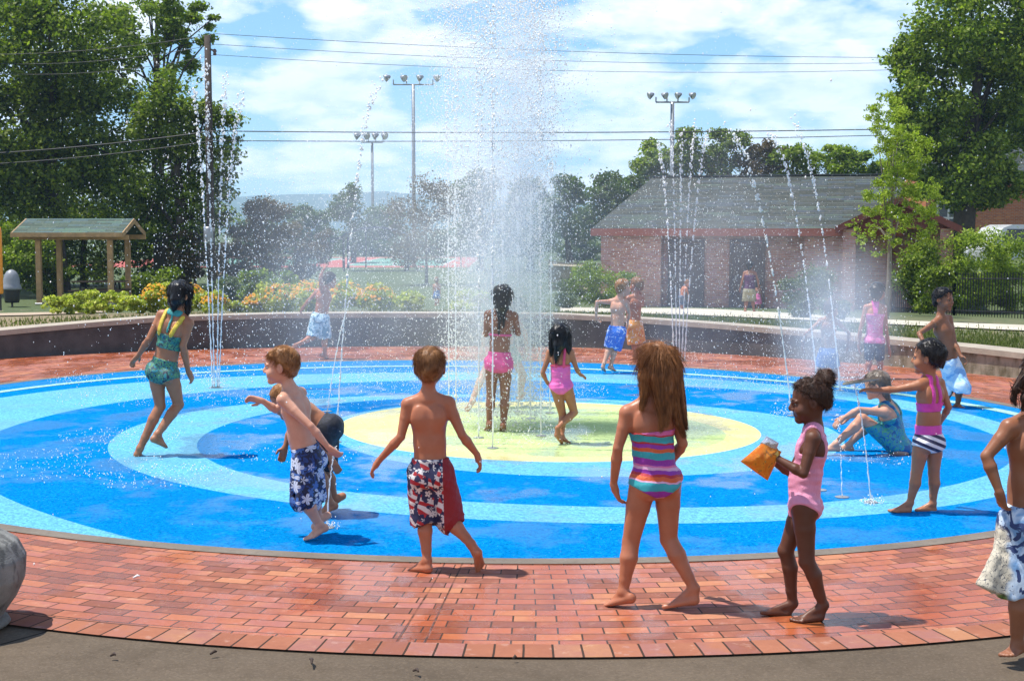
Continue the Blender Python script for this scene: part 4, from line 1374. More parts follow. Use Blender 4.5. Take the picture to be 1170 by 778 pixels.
M_KERB = concrete('grey_edge_concrete', (.19, .16, .13), 3)
M_APRON = concrete('brown_apron_concrete', (.118, .090, .064), 1, .3, True)
M_PAVER = brick_mat('red_brick_pavers', .190, .094, msize=.0038)
M_SOLD = brick_mat('edge_brick_pavers', .112, .21, 0.0, False, (.36, .145, .085), (.26, .100, .064))
brk = lambda t: (6.709 - .151 * math.cos(rad_(t)) + .198 * math.sin(rad_(t)) - .202 * math.cos(2 * rad_(t)) - .098 * math.sin(2 * rad_(t)))
BRO = lambda t: brk(t) if math.sin(rad_(t)) < .05 else wall_r(rad_(t)) + .1
polar_sheet('pad_kerb', [lambda t: PE(t) - .02, lambda t: PE(t) + .10], [M_KERB], .002)
polar_sheet('brick_paving', [lambda t: PE(t) + .06, lambda t: BRO(t) - .175, BRO], [M_PAVER, M_SOLD], -.002)
polar_sheet('pavement', [lambda t: BRO(t) - .3, lambda t: BRO(t) + .5, lambda t: 14, lambda t: 60], [M_APRON] * 3, -.012, 150, 400)

# ---- lawn / ground behind the wall
def ground_mat():
    b = NB('lawn_ground')
    co = b.coord()
    n1 = b.noise(co, .35, 4); n2 = b.noise(co, 3.5, 5); n3 = b.noise(b.mapping(co, (1, .5, 1)), 40, 3)
    g = b.ramp(n3, [(.3, (.035, .055, .014)), (.6, (.075, .105, .028)), (.8, (.13, .15, .05))])
    dry = b.ramp(n3, [(.3, (.16, .105, .055)), (.7, (.30, .22, .12))])
    x = b.sep(co)[0]
    left = b.math('SUBTRACT', 1.0, b.step(x, -1.2, 1.8))
    f = b.ramp(b.math('ADD', n2, b.math('MULTIPLY', left, .22)), [(.42, 0.0), (.66, .95)])
    near = b.math('SUBTRACT', 1.0, b.step(b.sep(co)[1], 34, 10))
    col = b.mix(b.math('MULTIPLY', f, near), g, dry)
    return b.out(b.bsdf(col, .9, b.bump(n3, .5, .03)))


M_LAWN = ground_mat()
_rs = [6.95, 7.3, 8, 9, 10, 11.5, 13, 15, 17, 20, 23, 27, 31, 35, 42, 50, 60, 75, 95, 130, 180, 260, 400, 700, 1300, 2500]
polar_sheet('ground', [(lambda t, r=r: wall_r(rad_(t)) + .15 + (r - 6.95)) for r in _rs], [M_LAWN] * (len(_rs) - 1), 0, -40, 215, 2.0, zf=lambda x, y: terrain(x, y))


def strip_on_ground(name, lower, upper, mat, lift=.025):
    def res(L, n=40):
        L = np.array(L, float); t = np.linspace(0, 1, n); k = np.linspace(0, 1, len(L))
        return np.stack([np.interp(t, k, L[:, 0]), np.interp(t, k, L[:, 1])], 1)
    a, b = res(lower), res(upper)
    V = []
    for q in (a, b):
        for x, y in q:
            g = GT(x, y); V.append(g)
    V = np.array(V); n = len(a)
    rows = 10
    W = []
    for i in range(rows + 1):
        for j in range(n):
            p = V[j] * (1 - i / rows) + V[n + j] * (i / rows)
            W.append((p[0], p[1], terrain(p[0], p[1]) + lift))
    F = [(i * n + j, i * n + j + 1, (i + 1) * n + j + 1, (i + 1) * n + j) for i in range(rows) for j in range(n - 1)]
    o = mesh_obj(name, W, F, mat); o['kind'] = 'structure'
    return o


M_PATH = concrete('pale_path_concrete', (.52, .47, .38), 1, .15)
strip_on_ground('path', [(640, 357.5), (700, 358.5), (800, 361.5), (900, 366), (960, 369), (1070, 374.5), (1175, 379.5)],
                [(640, 351.5), (700, 352.5), (800, 353), (880, 357.5), (930, 360.5), (960, 364), (1070, 369), (1175, 373)], M_PATH)
strip_on_ground('sidewalk', [(-5, 362), (30, 361.3), (80, 359.5), (130, 357)], [(-5, 356), (30, 355.5), (80, 354.8), (130, 353.5)], concrete('tan_sidewalk', (.42, .33, .24), 1, .2))

# ---- seat wall with coping
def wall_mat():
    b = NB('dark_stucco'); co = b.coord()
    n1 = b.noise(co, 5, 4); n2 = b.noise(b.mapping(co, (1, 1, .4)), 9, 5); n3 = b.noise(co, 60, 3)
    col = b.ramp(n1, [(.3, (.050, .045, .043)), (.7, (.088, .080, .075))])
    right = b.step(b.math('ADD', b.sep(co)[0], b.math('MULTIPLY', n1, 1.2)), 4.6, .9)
    sunlit_lich = b.ramp(n2, [(.35, (.10, .085, .045)), (.6, (.30, .26, .19))])  # mossy tan stain, with sunlight on this stretch painted into its paler colour
    col = b.mix(right, col, sunlit_lich)
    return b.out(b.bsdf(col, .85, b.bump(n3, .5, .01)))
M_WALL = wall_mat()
M_COPE = simple('pale_coping', (.34, .285, .215), .75, .14, 4, .3, 50)
def ring_solid(name, r0, r1, z0, z1, t0, t1, mat, parent=None, loc=None, step=2.0):
    ts = np.arange(t0, t1 + .1, step)
    V, F = [], []
    for t in ts:
        a = rad_(t); R0, R1 = r0(a), r1(a); h0, h1 = z0(a), z1(a)
        for r, h in ((R0, h0), (R1, h0), (R1, h1), (R0, h1)):
            V.append((CEN[0] + r * math.cos(a), CEN[1] + r * math.sin(a), h))
    n = len(ts)
    for i in range(n - 1):
        for j in range(4):
            F.append((i * 4 + j, (i + 1) * 4 + j, (i + 1) * 4 + (j + 1) % 4, i * 4 + (j + 1) % 4))
    F += [(0, 1, 2, 3), ((n - 1) * 4 + 3, (n - 1) * 4 + 2, (n - 1) * 4 + 1, (n - 1) * 4)]
    return mesh_obj(name, V, F, mat, parent)


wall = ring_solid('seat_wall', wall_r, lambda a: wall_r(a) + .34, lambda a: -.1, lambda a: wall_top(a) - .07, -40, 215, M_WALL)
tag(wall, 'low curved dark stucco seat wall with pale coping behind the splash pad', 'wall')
ring_solid('coping', lambda a: wall_r(a) - .035, lambda a: wall_r(a) + .40, lambda a: wall_top(a) - .068, wall_top, -40, 215, M_COPE, wall)

# ---- mountains, court
M_MOUNT = simple('wooded_mountain', (.045, .075, .05), .95, .2, .004)
def ridge(name, dist, prof, depth, label):
    xs = np.array([p[0] for p in prof], float); ys = np.array([p[1] for p in prof], float)
    px = np.linspace(xs[0], xs[-1], 260)
    yy = np.interp(px, xs, ys)
    r = np.random.default_rng(3)
    k = np.cumsum(r.normal(size=260)); k -= np.linspace(k[0], k[-1], 260)
    yy = yy + k * .10 + 3.5
    V, F = [], []
    n = len(px)
    for i in range(n):
        X = (px[i] - 585) / FPX * dist; H = (HOR - yy[i]) / FPX * dist + CAMH
        V += [(X, dist - depth, -30), (X, dist - depth * .5, H * .55), (X, dist, H), (X * 1.05, dist + depth, -30)]
    for i in range(n - 1):
        for j in range(3): F.append((i * 4 + j, (i + 1) * 4 + j, (i + 1) * 4 + j + 1, i * 4 + j + 1))
    o = mesh_obj(name, V, F, M_MOUNT, None, True); o['kind'] = 'structure'
    return o
ridge('mountains', 2150, [(-400, 236), (100, 228), (255, 224), (300, 221), (345, 220), (400, 219), (440, 216), (480, 220), (560, 226), (700, 230), (1000, 236), (1600, 240)], 500, '')

M_COURT = concrete('red_court', (.42, .12, .10), .3, .1)
M_COURTG = concrete('green_court', (.16, .30, .24), .3, .1)
M_WHITE = simple('white_paint', (.75, .75, .73), .6, .05)
def flat_quad(mb, x0, x1, y0, y1, z, m): mb.add([(x0, y0, z), (x1, y0, z), (x1, y1, z), (x0, y1, z)], [(0, 1, 2, 3)], m)
mb = MB()
flat_quad(mb, -32, -3, 96, 132, -.84, 0)
flat_quad(mb, -26, -15, 100, 128, -.835, 1); flat_quad(mb, -12, -5, 100, 128, -.835, 1)
for x in (-26, -20.5, -15, -12, -8.5, -5): flat_quad(mb, x - .05, x + .05, 100, 128, -.831, 2)
o = mb.build('court_surface', [M_COURT, M_COURTG, M_WHITE]); o['kind'] = 'structure'
# ------------------------------------------------------------------ buildings, shelter, poles, fences and small things
M_SHING = brick_mat('green_grey_shingles', .9, .14, .37, False, (.088, .094, .082), (.056, .062, .054), (.045, .055, .05), False, .012,
                    coord=lambda b: b.comb(b.sep(b.coord())[0], b.math('MULTIPLY', b.sep(b.coord())[2], 2.1), 0.0), bumpd=.02)
M_BRICKW = brick_mat('red_brick_wall', .22, .075, .5, False, (.55, .255, .185), (.41, .17, .125), (.36, .29, .24), False, .010,
                     coord=lambda b: b.comb(b.sep(b.coord())[0], b.sep(b.coord())[2], 0.0))
M_FASCIA = simple('rust_red_fascia', (.29, .078, .045), .6, .1)
M_FASCD = simple('dark_red_fascia', (.13, .03, .02), .7, .1)
M_DOOR = simple('shaded_door_brown', (.085, .052, .045), .5, .1)  # shade of the wall recess put into the door colour
M_TRIMW = simple('white_trim', (.62, .60, .56), .6, .08)
M_WOOD = simple('tan_timber', (.42, .25, .11), .7, .2, 6, .3)
M_WOODP = simple('pale_fence_wood', (.33, .28, .20), .8, .2, 6, .3)
M_BLACKM = simple('black_metal', (.012, .012, .013), .45, .1)
M_GALV = simple('galvanised_steel', (.30, .31, .32), .45, .12, Metallic=.5)
M_POLEW = simple('weathered_pole_wood', (.05, .036, .026), .9, .3, 5, .4)
M_GLASS = simple('dark_window_glass', (.03, .04, .05), .08, .05)
M_LENS = simple('lamp_lens', (.55, .57, .58), .15, .05)

# ---- brick restroom building
bl = empty('brick_building', (3.08, 47.0, -.85), 'low brick restroom building with a grey-green shingle roof behind the seat wall', 'building', rz=math.atan2(-.25, .97))
LB, DB, HW = 9.3, 6.4, 2.62
def bb(name, mat, mb, parent=bl): return mb.build(name, mat, parent)
mb = MB(); mb.box((LB / 2, DB / 2 + .1, HW / 2), (LB, DB, HW)); mb.box((1.0, -.24, HW / 2), (2.0, .62, HW - .006)); mb.box((7.35, -.24, HW / 2), (1.5, .62, HW - .006)); bb('wall', M_BRICKW, mb)
# roof: hip at the left, gable at the right
ov = .75; zr, ze = HW + 1.80, HW - .02
e0, e1, f0, f1 = -.28, LB + .35, -ov, DB + ov
yc = DB / 2
V = [(e0, f0, ze), (e1, f0, ze), (e1, f1, ze), (e0, f1, ze), (1.15, yc, zr), (e1, yc, zr),
     (e0, f0, ze - .07), (e1, f0, ze - .07), (e1, f1, ze - .07), (e0, f1, ze - .07)]
roof = mesh_obj('roof', V, [(0, 1, 5, 4), (2, 3, 4, 5), (3, 0, 4), (1, 2, 5), (9, 8, 7, 6), (0, 6, 7, 1), (1, 7, 8, 2), (2, 8, 9, 3), (3, 9, 6, 0)], M_SHING, bl)
mb = MB(); mb.box(((e0 + e1) / 2, f0 - .016, ze - .12), (e1 - e0, .03, .24)); mb.box((e0 - .016, yc, ze - .12), (.03, f1 - f0, .24)); bb('fascia', M_FASCIA, mb)
mb = MB(); mb.box(((1.15 + e1) / 2, yc, zr + .02), (e1 - 1.15, .22, .05)); bb('ridge_cap', M_SHING, mb, roof)
# gable porch at the right end
gx0, gx1, gy = 7.9, 11.0, -1.9
gxm = (gx0 + gx1) / 2; gz = HW + .85
mb = MB()
for xa, s in ((gx0 - .3, 1), (gx1 + .3, -1)):
    mb.poly([(xa, gy - .3, ze - .05), (gxm, gy - .3, gz), (gxm, yc, gz), (xa, yc, ze - .05)], (0, 0, .09))
pr = bb('porch_roof', M_SHING, mb)
mb = MB()
for xa in (gx0 - .3, gx1 + .3):
    d = nrm(np.array([gxm - xa, 0, gz - ze + .05]))
    mb.poly([(xa, gy - .305, ze - .16), (gxm, gy - .305, gz - .12), (gxm, gy - .305, gz + .10), (xa, gy - .305, ze + .06)], (0, -.04, 0))
bb('bargeboard', M_FASCD, mb, pr)
mb = MB(); mb.poly([(gx0, gy, ze), (gx1, gy, ze), (gxm, gy, gz - .03)], (0, .1, 0)); bb('gable_panel', M_FASCD, mb, pr)
for x in (gx0 + .12, gx1 - .12):
    mb = MB(); mb.box((x, gy + .1, ze / 2), (.38, .38, ze), bev=.02); bb('porch_pier', M_BRICKW, mb)
mb = MB(); mb.box(((LB + gx1) / 2 + .02, 1.0, ze / 2), (gx1 - LB, .2, ze)); bb('side_wall', M_BRICKW, mb)
for x, w in ((2.75, 1.0), (4.75, .95)):
    mb = MB(); mb.box((x, .07, 1.05), (w, .06, 2.1), bev=.01); d = bb('door', M_DOOR, mb)
    mb = MB(); mb.box((x - w * .38, .01, 1.0), (.05, .06, .14), bev=.01); bb('handle', M_GALV, mb, d)
    mb = MB()
    for dx in (-1, 1): mb.box((x + dx * (w / 2 + .05), .06, 1.07), (.1, .09, 2.14))
    mb.box((x, .06, 2.18), (w + .2, .09, .09)); bb('door_frame', M_DOOR, mb, d)
# ---- timber shelter with picnic table
sl_a, sl_b = np.array([-16.2, 48.0, 0]), np.array([-13.75, 48.0, 0])
ux = nrm(sl_b - sl_a); uy = np.array([-ux[1], ux[0], 0]) ; Ls = float(np.linalg.norm(sl_b - sl_a))
sh = empty('picnic_shelter', (sl_a[0], sl_a[1], -.85), 'open timber picnic shelter with a green shingle roof under the dark trees', 'shelter', rz=math.atan2(ux[1], ux[0]))
DS, HS = 2.2, 2.22
for x, y in ((0, 0), (Ls, 0), (0, DS), (Ls, DS)):
    mb = MB(); mb.box((x, y, HS / 2), (.17, .17, HS), bev=.012); p_ = mb.build('post', M_WOOD, sh)
    mb = MB(); mb.box((x, y, .03), (.26, .26, .06), bev=.01); mb.build('post_base', M_GALV, p_)
for y in (0, DS):
    mb = MB(); mb.box((Ls / 2, y, HS + .08), (Ls + 1.3, .10, .16)); mb.build('beam', M_WOOD, sh)
mb = MB(); oh, og = .62, .4
x0, x1, yy0, yy1, zc, zz = -.8, Ls + .55, -og, DS + og, HS + .66, HS + .17
mb.poly([(x0, yy0, zz), (x1, yy0, zz), (x1, DS / 2, zc), (x0, DS / 2, zc)], (0, 0, .07))
mb.poly([(x0, DS / 2, zc), (x1, DS / 2, zc), (x1, yy1, zz), (x0, yy1, zz)], (0, 0, .07))
M_SHGREEN = brick_mat('mossy_green_shingles', .9, .12, .37, False, (.11, .145, .115), (.075, .10, .082), (.05, .065, .055), False, .008, coord=lambda b: b.comb(b.sep(b.coord())[0], b.math('MULTIPLY', b.sep(b.coord())[2], 2.1), 0.0), bumpd=.01)
rf = mb.build('roof', M_SHGREEN, sh)
mb = MB(); mb.box(((x0 + x1) / 2, yy0 - .02, zz + .0), (x1 - x0, .04, .15)); mb.box(((x0 + x1) / 2, yy1 + .02, zz), (x1 - x0, .04, .15))
for x in (x0 + .02, x1 - .02):
    mb.poly([(x, yy0, zz - .10), (x, DS / 2, zc - .10), (x, DS / 2, zc + .075), (x, yy0, zz + .075)], (.03, 0, 0))
    mb.poly([(x, yy1, zz - .10), (x, DS / 2, zc - .10), (x, DS / 2, zc + .075), (x, yy1, zz + .075)], (.03, 0, 0))
mb.build('fascia', M_WOOD, rf)
M_TABLE = simple('brown_table_planks', (.14, .085, .05), .7, .2)
pt = empty('picnic_table', tuple(np.array([sl_a[0], sl_a[1], -.85]) + ux * 1.7 + uy * 1.3), 'brown picnic table with benches under the timber shelter', 'table', rz=math.atan2(ux[1], ux[0]))
mb = MB()
for k in range(4): mb.box((0, -.3 + .2 * k, .75), (1.8, .18, .045), bev=.006)
mb.build('tabletop', M_TABLE, pt)
for s in (-1, 1):
    mb = MB(); mb.box((0, s * .66, .45), (1.8, .26, .045), bev=.006); mb.build('bench', M_TABLE, pt)
    mb = MB(); mb.tube([(s * .6, -.62, 0), (s * .6, -.2, .73)], .035, 6); mb.tube([(s * .6, .62, 0), (s * .6, .2, .73)], .035, 6); mb.box((s * .6, 0, .42), (.05, 1.4, .08)); mb.build('leg', M_BLACKM, pt)

# ---- litter bin and orange post at the far left
g = GT(14, 351)
k = g[1] / FPX
M_DOME = simple('grey_dome_plastic', (.22, .23, .25), .4, .08)
tb = empty('litter_bin', tuple(g), 'black litter bin with a grey domed lid beside the orange post', 'bin')
mb = MB(); r_ = 9.5 * k
mb.lathe([(r_ * .80, 5 * k), (r_ * .88, 8 * k), (r_ * .92, 21 * k), (r_ * .92, 22 * k)], n=20); mb.build('body', M_BLACKM, tb, True)
mb = MB(); mb.lathe([(r_ * 1.16, 20 * k), (r_ * 1.18, 21.5 * k), (r_ * 1.02, 25 * k), (r_ * .98, 26 * k), (r_ * .93, 32 * k), (r_ * .80, 37 * k), (r_ * .55, 40.5 * k), (r_ * .25, 42.5 * k), (.005, 43 * k)], n=24); mb.build('lid', M_DOME, tb, True)
mb = MB(); mb.tube([(0, 0, 0), (0, 0, 6 * k)], 1.2 * k, 8); mb.build('leg', M_BLACKM, tb)
g = GT(.5, 356); k = g[1] / FPX
M_ORANGE = simple('orange_painted_steel', (.85, .30, .015), .4, .06)
op = empty('play_post', tuple(g), 'bright orange post on a black foot at the left border beside the domed bin', 'post')
mb = MB(); mb.lathe([(3.6 * k, 20 * k), (3.9 * k, 22 * k), (3.9 * k, 90 * k), (3.2 * k, 95 * k), (1.5 * k, 97 * k), (.003, 97.5 * k)], n=18); mb.build('pole', M_ORANGE, op, True)
mb = MB(); mb.tube([(.4 * k, 0, 0), (.4 * k, 0, 21 * k)], 1.2 * k, 8); mb.build('foot', M_BLACKM, op)

# ---- utility pole and overhead wires
UP = P(242, 335, 52); UPT = P(242, 41, 52)
up_ = empty('utility_pole', (UP[0], UP[1], -.85), 'weathered wooden utility pole in front of the big trees, left', 'pole')
mb = MB(); H_ = UPT[2] + .85
mb.tube([(0, 0, 0), (0, 0, H_ * .5), (0, 0, H_)], [.16, .14, .12], 12); mb.build('pole', M_POLEW, up_, True)
mb = MB()
mb.tube([(.10, 0, H_ - .5), (.24, -.02, H_ - .55)], .035, 8); mb.lathe([(.05, 0), (.07, .05), (.05, .10), (.08, .15), (.05, .22), (.02, .24)], (.26, -.02, H_ - .72), 10); mb.build('insulator', simple('brown_porcelain', (.09, .05, .04), .3), up_, True)
mb = MB(); mb.lathe([(.02, 0), (.16, .02), (.18, .1), (.18, .55), (.15, .62), (.03, .64)], (-.02, -.3, H_ - 7.6), 12); mb.build('meter_can', M_GALV, up_, True)
M_WIRE = simple('black_cable', (.02, .02, .022), .6)
def wire(pts, Ys, label, rad=.012, sag=.0):
    q = []
    for (a, ya), (c, yc_) in zip(zip(pts[:-1], Ys[:-1]), zip(pts[1:], Ys[1:])):
        A, B = P(a[0], a[1], ya), P(c[0], c[1], yc_)
        for i in range(13):
            t = i / 12
            p = A + (B - A) * t; p[2] -= sag * 4 * t * (1 - t); q.append(p)
    mb = MB(); mb.tube(q, rad, 5); o = mb.build('overhead_wire', M_WIRE)
    tag(o, label, 'wire', 'overhead wires across the sky')
wire([(-60, 62), (247, 39), (1110, 66)], [54, 52, 58], 'highest of the three fine wires running from the pole top', .010, .25)
wire([(-60, 70), (247, 51), (1110, 70)], [54, 52.1, 58.2], 'second of the three fine wires from the pole top', .009, .35)
wire([(-60, 80), (246, 63), (1110, 77)], [54, 52.2, 58.4], 'lowest of the three fine wires from the pole top', .009, .40)
wire([(-60, 178), (243, 150), (1110, 146)], [54, 51.8, 58], 'upper of the two thicker cables below the pole top', .020, .12)
wire([(-60, 190), (243, 161), (1110, 152)], [54, 51.8, 58.3], 'lower of the two thicker cables below the pole top', .016, .14)

# ---- sports-field floodlight masts
def mast(px, ytop, Y, n, wpx, label, rad):
    b = P(px, HOR, Y); top = P(px, ytop, Y); H = top[2] + .85; k = Y / FPX
    m = empty('floodlight_mast', (b[0], b[1], -.85), label, 'floodlight', 'sports-field floodlight masts')
    mb = MB(); mb.tube([(0, 0, 0), (0, 0, H)], [rad * 1.25, rad * .85], 10); mb.build('mast', M_GALV, m, True)
    mb = MB(); w = wpx * k; mb.tube([(-w * .36, 0, H), (w * .36, 0, H)], .05, 8)
    xs = [-.36 + .72 * i / (n - 1) for i in range(n)]
    for x in xs: mb.tube([(x * w, 0, H), (x * w, -.05, H + 5.5 * k)], .04, 6)
    mb.build('crossarm', M_GALV, m)
    for i, x in enumerate(xs):
        c = np.array([x * w * 1.25 - 1.5 * k, -.15, H + 7.5 * k]); r = 4.3 * k
        d = nrm((-.75, -.2, -.35)) if i % 2 == 0 else nrm((.6, -.45, -.35))
        a = nrm(np.cross(d, (0, 0, 1.0)))
        mb = MB(); mb.tube([c - d * r * 1.0, c - d * r * .7, c - d * r * .1, c + d * r * .55], [r * .28, r * .45, r * .7, r * 1.0], 12); lp = mb.build('lamp', M_GALV, m, True)
        mb = MB(); mb.tube([c + d * r * .56, c + d * r * .62], [r * .94, r * .94], 12); mb.build('lens', M_LENS, lp)
    return m
mast(473, 97, 100, 4, 62, 'tallest floodlight mast with four lamps, left of the central fountain', .13)
mast(426, 163, 150, 4, 34, 'shorter, farther floodlight mast left of the four-lamp one', .15)
mast(767, 117, 82, 4, 52, 'floodlight mast rising behind the brick building roof', .13)

# ---- fences
def picket_fence(name, pts, h, sp, mat, label, w=.03, panel='picket_panel', round_=True):
    f = empty(name, tuple(pts[0]), label, 'fence')
    o0 = np.array(pts[0])
    mb = MB(); posts = []
    for a, b in zip(pts[:-1], pts[1:]):
        a, b = np.array(a) - o0, np.array(b) - o0
        L = np.linalg.norm(b - a); n = int(L / sp)
        for i in range(n):
            p = a + (b - a) * (i / n)
            mb.box((p[0], p[1], p[2] + h / 2), (w, w * (1 if round_ else .4), h))
        for z in (.12, .86):
            mb.tube([a + np.array([0, 0, h * z]), b + np.array([0, 0, h * z])], w * .8, 4)
        m = max(1, int(L / 2.2))
        posts += [a + (b - a) * (i / m) for i in range(m + 1)]
    mb.build(panel, mat, f)
    for p in posts:
        mb = MB(); mb.box((p[0], p[1], p[2] + h * .53), (.07, .07, h * 1.06), bev=.005); mb.build('post', mat, f)
    return f
fa = [GT(1020, 357), GT(1090, 360.5), GT(1180, 364.5)]
picket_fence('metal_fence', fa, (360 - 311) / FPX * fa[1][1], .12, M_BLACKM, 'black metal picket fence in front of the bright green shrubs, right', .020)
fb = [P(628, 321, 52), P(660, 321, 50), P(694, 322, 48.5)]
for q in fb: q[2] = -.5
picket_fence('wooden_fence', fb, 1.05, .17, M_WOODP, 'weathered pale picket fence left of the brick building', .09, round_=False)

# ---- dark-roofed shelter by the court, far behind the spray
cs = P(430, 310, 88); 
c2 = empty('court_shelter', (cs[0], cs[1], -.85), 'small dark-roofed shelter on posts beside the tennis court, behind the spray', 'shelter')
mb = MB()
pr_ = [(-2.3, 1.95), (-1.6, 2.35), (-.8, 2.6), (0, 2.68), (.8, 2.6), (1.6, 2.35), (2.3, 1.95)]
for (xa, za), (xb, zb) in zip(pr_[:-1], pr_[1:]): mb.poly([(xa, -1.5, za), (xb, -1.5, zb), (xb, 1.5, zb), (xa, 1.5, za)], (0, 0, .1))
mb.build('roof', simple('slate_blue_metal', (.05, .07, .10), .5), c2)
for x in (-1.9, 1.9):
    for y in (-1.2, 1.2):
        mb = MB(); mb.box((x, y, 1.05), (.14, .14, 2.1)); mb.build('post', M_BLACKM, c2)
for x, t in ((-31.5, 0), (-24, 1), (-17.5, 2), (-10, 3), (-3.5, 4)):
    mb = MB(); mb.tube([(x, 96, -.85), (x, 96, 2.3)], .05, 6); o = mb.build('net_post', M_BLACKM)
    tag(o, 'thin dark fence post along the near side of the tennis court', 'post', 'fence posts along the tennis court')

# ---- house and van glimpsed under the right-hand tree
hs_ = empty('brick_house', (22.6, 70, 0), 'orange brick house glimpsed under the big right-hand tree', 'house')
mb = MB(); mb.box((3.5, 3, 2.2), (11, 6, 4.4)); mb.build('wall', brick_mat('orange_brick', .22, .075, .5, False, (.55, .17, .06), (.40, .12, .05), (.35, .26, .2), False, .01, coord=lambda b: b.comb(b.sep(b.coord())[0], b.sep(b.coord())[2], 0.0)), hs_)
mb = MB(); mb.poly([(-2.6, -.6, 4.3), (9.6, -.6, 4.3), (9.6, 3, 6.6), (-2.6, 3, 6.6)], (0, 0, .1)); mb.poly([(-2.6, 3, 6.6), (9.6, 3, 6.6), (9.6, 6.6, 4.3), (-2.6, 6.6, 4.3)], (0, 0, .1)); mb.build('roof', M_SHING, hs_)
for x in (-.9, 3.6, 6.2):
    mb = MB(); mb.box((x, -.03, 2.3), (1.0, .06, 1.5)); w_ = mb.build('window', M_GLASS, hs_)
    mb = MB()
    for dx in (-.55, 0, .55): mb.box((x + dx, -.07, 2.3), (.09, .05, 1.6))
    for dz in (-.8, 0, .8): mb.box((x, -.075, 2.3 + dz), (1.2, .05, .09))
    mb.build('frame', M_TRIMW, w_)
vn = empty('parked_van', (19.4, 52.5, 0), 'white van with dark windows parked beyond the bright green shrubs', 'van', rz=.15)
M_VAN = simple('white_car_paint', (.62, .63, .64), .25, .03, Coat_Weight=.5)
V = [(-2.2, .55), (-2.25, 1.0), (-2.0, 1.12), (-1.55, 1.78), (-1.2, 1.9), (1.4, 1.92), (2.0, 1.8), (2.25, 1.2), (2.3, .6), (2.1, .35), (-2.0, .35)]
mb = MB(); mb.poly([(x, -.85, z) for x, z in V], (0, 1.7, 0)); mb.build('body', M_VAN, vn)
for x0_, x1_ in ((-1.45, -.55), (-.42, .65), (.78, 1.85)):
    mb = MB(); mb.poly([(x0_ - .12 if x0_ < -1 else x0_, -.856, 1.18), (x1_, -.856, 1.18), (x1_ - .05, -.856, 1.74), (x0_ + .05, -.856, 1.74)], (0, -.012, 0)); mb.build('side_window', M_GLASS, vn)
for x in (-1.4, 1.45):
    for y in (-.78, .78):
        mb = MB(); mb.tube([(x, y - .1, .34), (x, y + .1, .34)], .34, 18); w_ = mb.build('wheel', M_BLACKM, vn)
        mb = MB(); mb.tube([(x, y - .115, .34), (x, y + .115, .34)], .2, 14); mb.build('rim', M_GALV, w_)
for y in (-.6, .6):
    mb = MB(); mb.box((-2.23, y, .85), (.06, .3, .18), bev=.02); mb.build('headlight', M_LENS, vn)

# ---- carved stone animal at the lower left corner
st = empty('stone_sculpture', (-2.37, 5.92, 0), 'grey ridged stone sculpture on the brown concrete at the lower left corner', 'sculpture')
n, m_ = 96, 40
V, F = [], []
for i in range(m_ + 1):
    v_ = i / m_
    z = .02 + .42 * v_
    prof = np.interp(v_, [0, .08, .25, .45, .65, .82, .93, 1], [.15, .17, .215, .25, .255, .225, .16, .02])
    for j in range(n):
        a = 2 * math.pi * j / n
        fl = 1 + .035 * abs(math.sin(a * 8 + v_ * 1.2)) * min(1, v_ * 3) * (1 - v_ ** 6) - .02
        V.append((prof * fl * math.cos(a) * 1.05, prof * fl * math.sin(a) * 1.1, z))
for i in range(m_):
    for j in range(n): F.append((i * n + j, i * n + (j + 1) % n, (i + 1) * n + (j + 1) % n, (i + 1) * n + j))
F += [tuple(range(n - 1, -1, -1)), tuple(m_ * n + j for j in range(n))]
def stone_mat():
    b = NB('weathered_stone'); co = b.coord()
    n1 = b.noise(co, 7, 5); n2 = b.noise(b.mapping(co, (1, 1, .4)), 24, 5)
    col = b.ramp(n1, [(.3, (.11, .107, .095)), (.55, (.21, .205, .185)), (.75, (.30, .29, .26))])
    col = b.mix(b.math('MULTIPLY', b.step(n2, .56, .06), .6), col, (.05, .05, .045))
    return b.out(b.bsdf(col, .85, b.bump(b.math('ADD', n2, b.noise(co, 120, 3)), .6, .01)))
mesh_obj('shell', V, F, stone_mat(), st, True)
mb = MB(); mb.lathe([(.19, 0), (.20, .012), (.19, .03), (.15, .04)], n=32); mb.build('plinth', simple('stone_plinth', (.13, .125, .11), .85, .2, 6, .4), st, True)

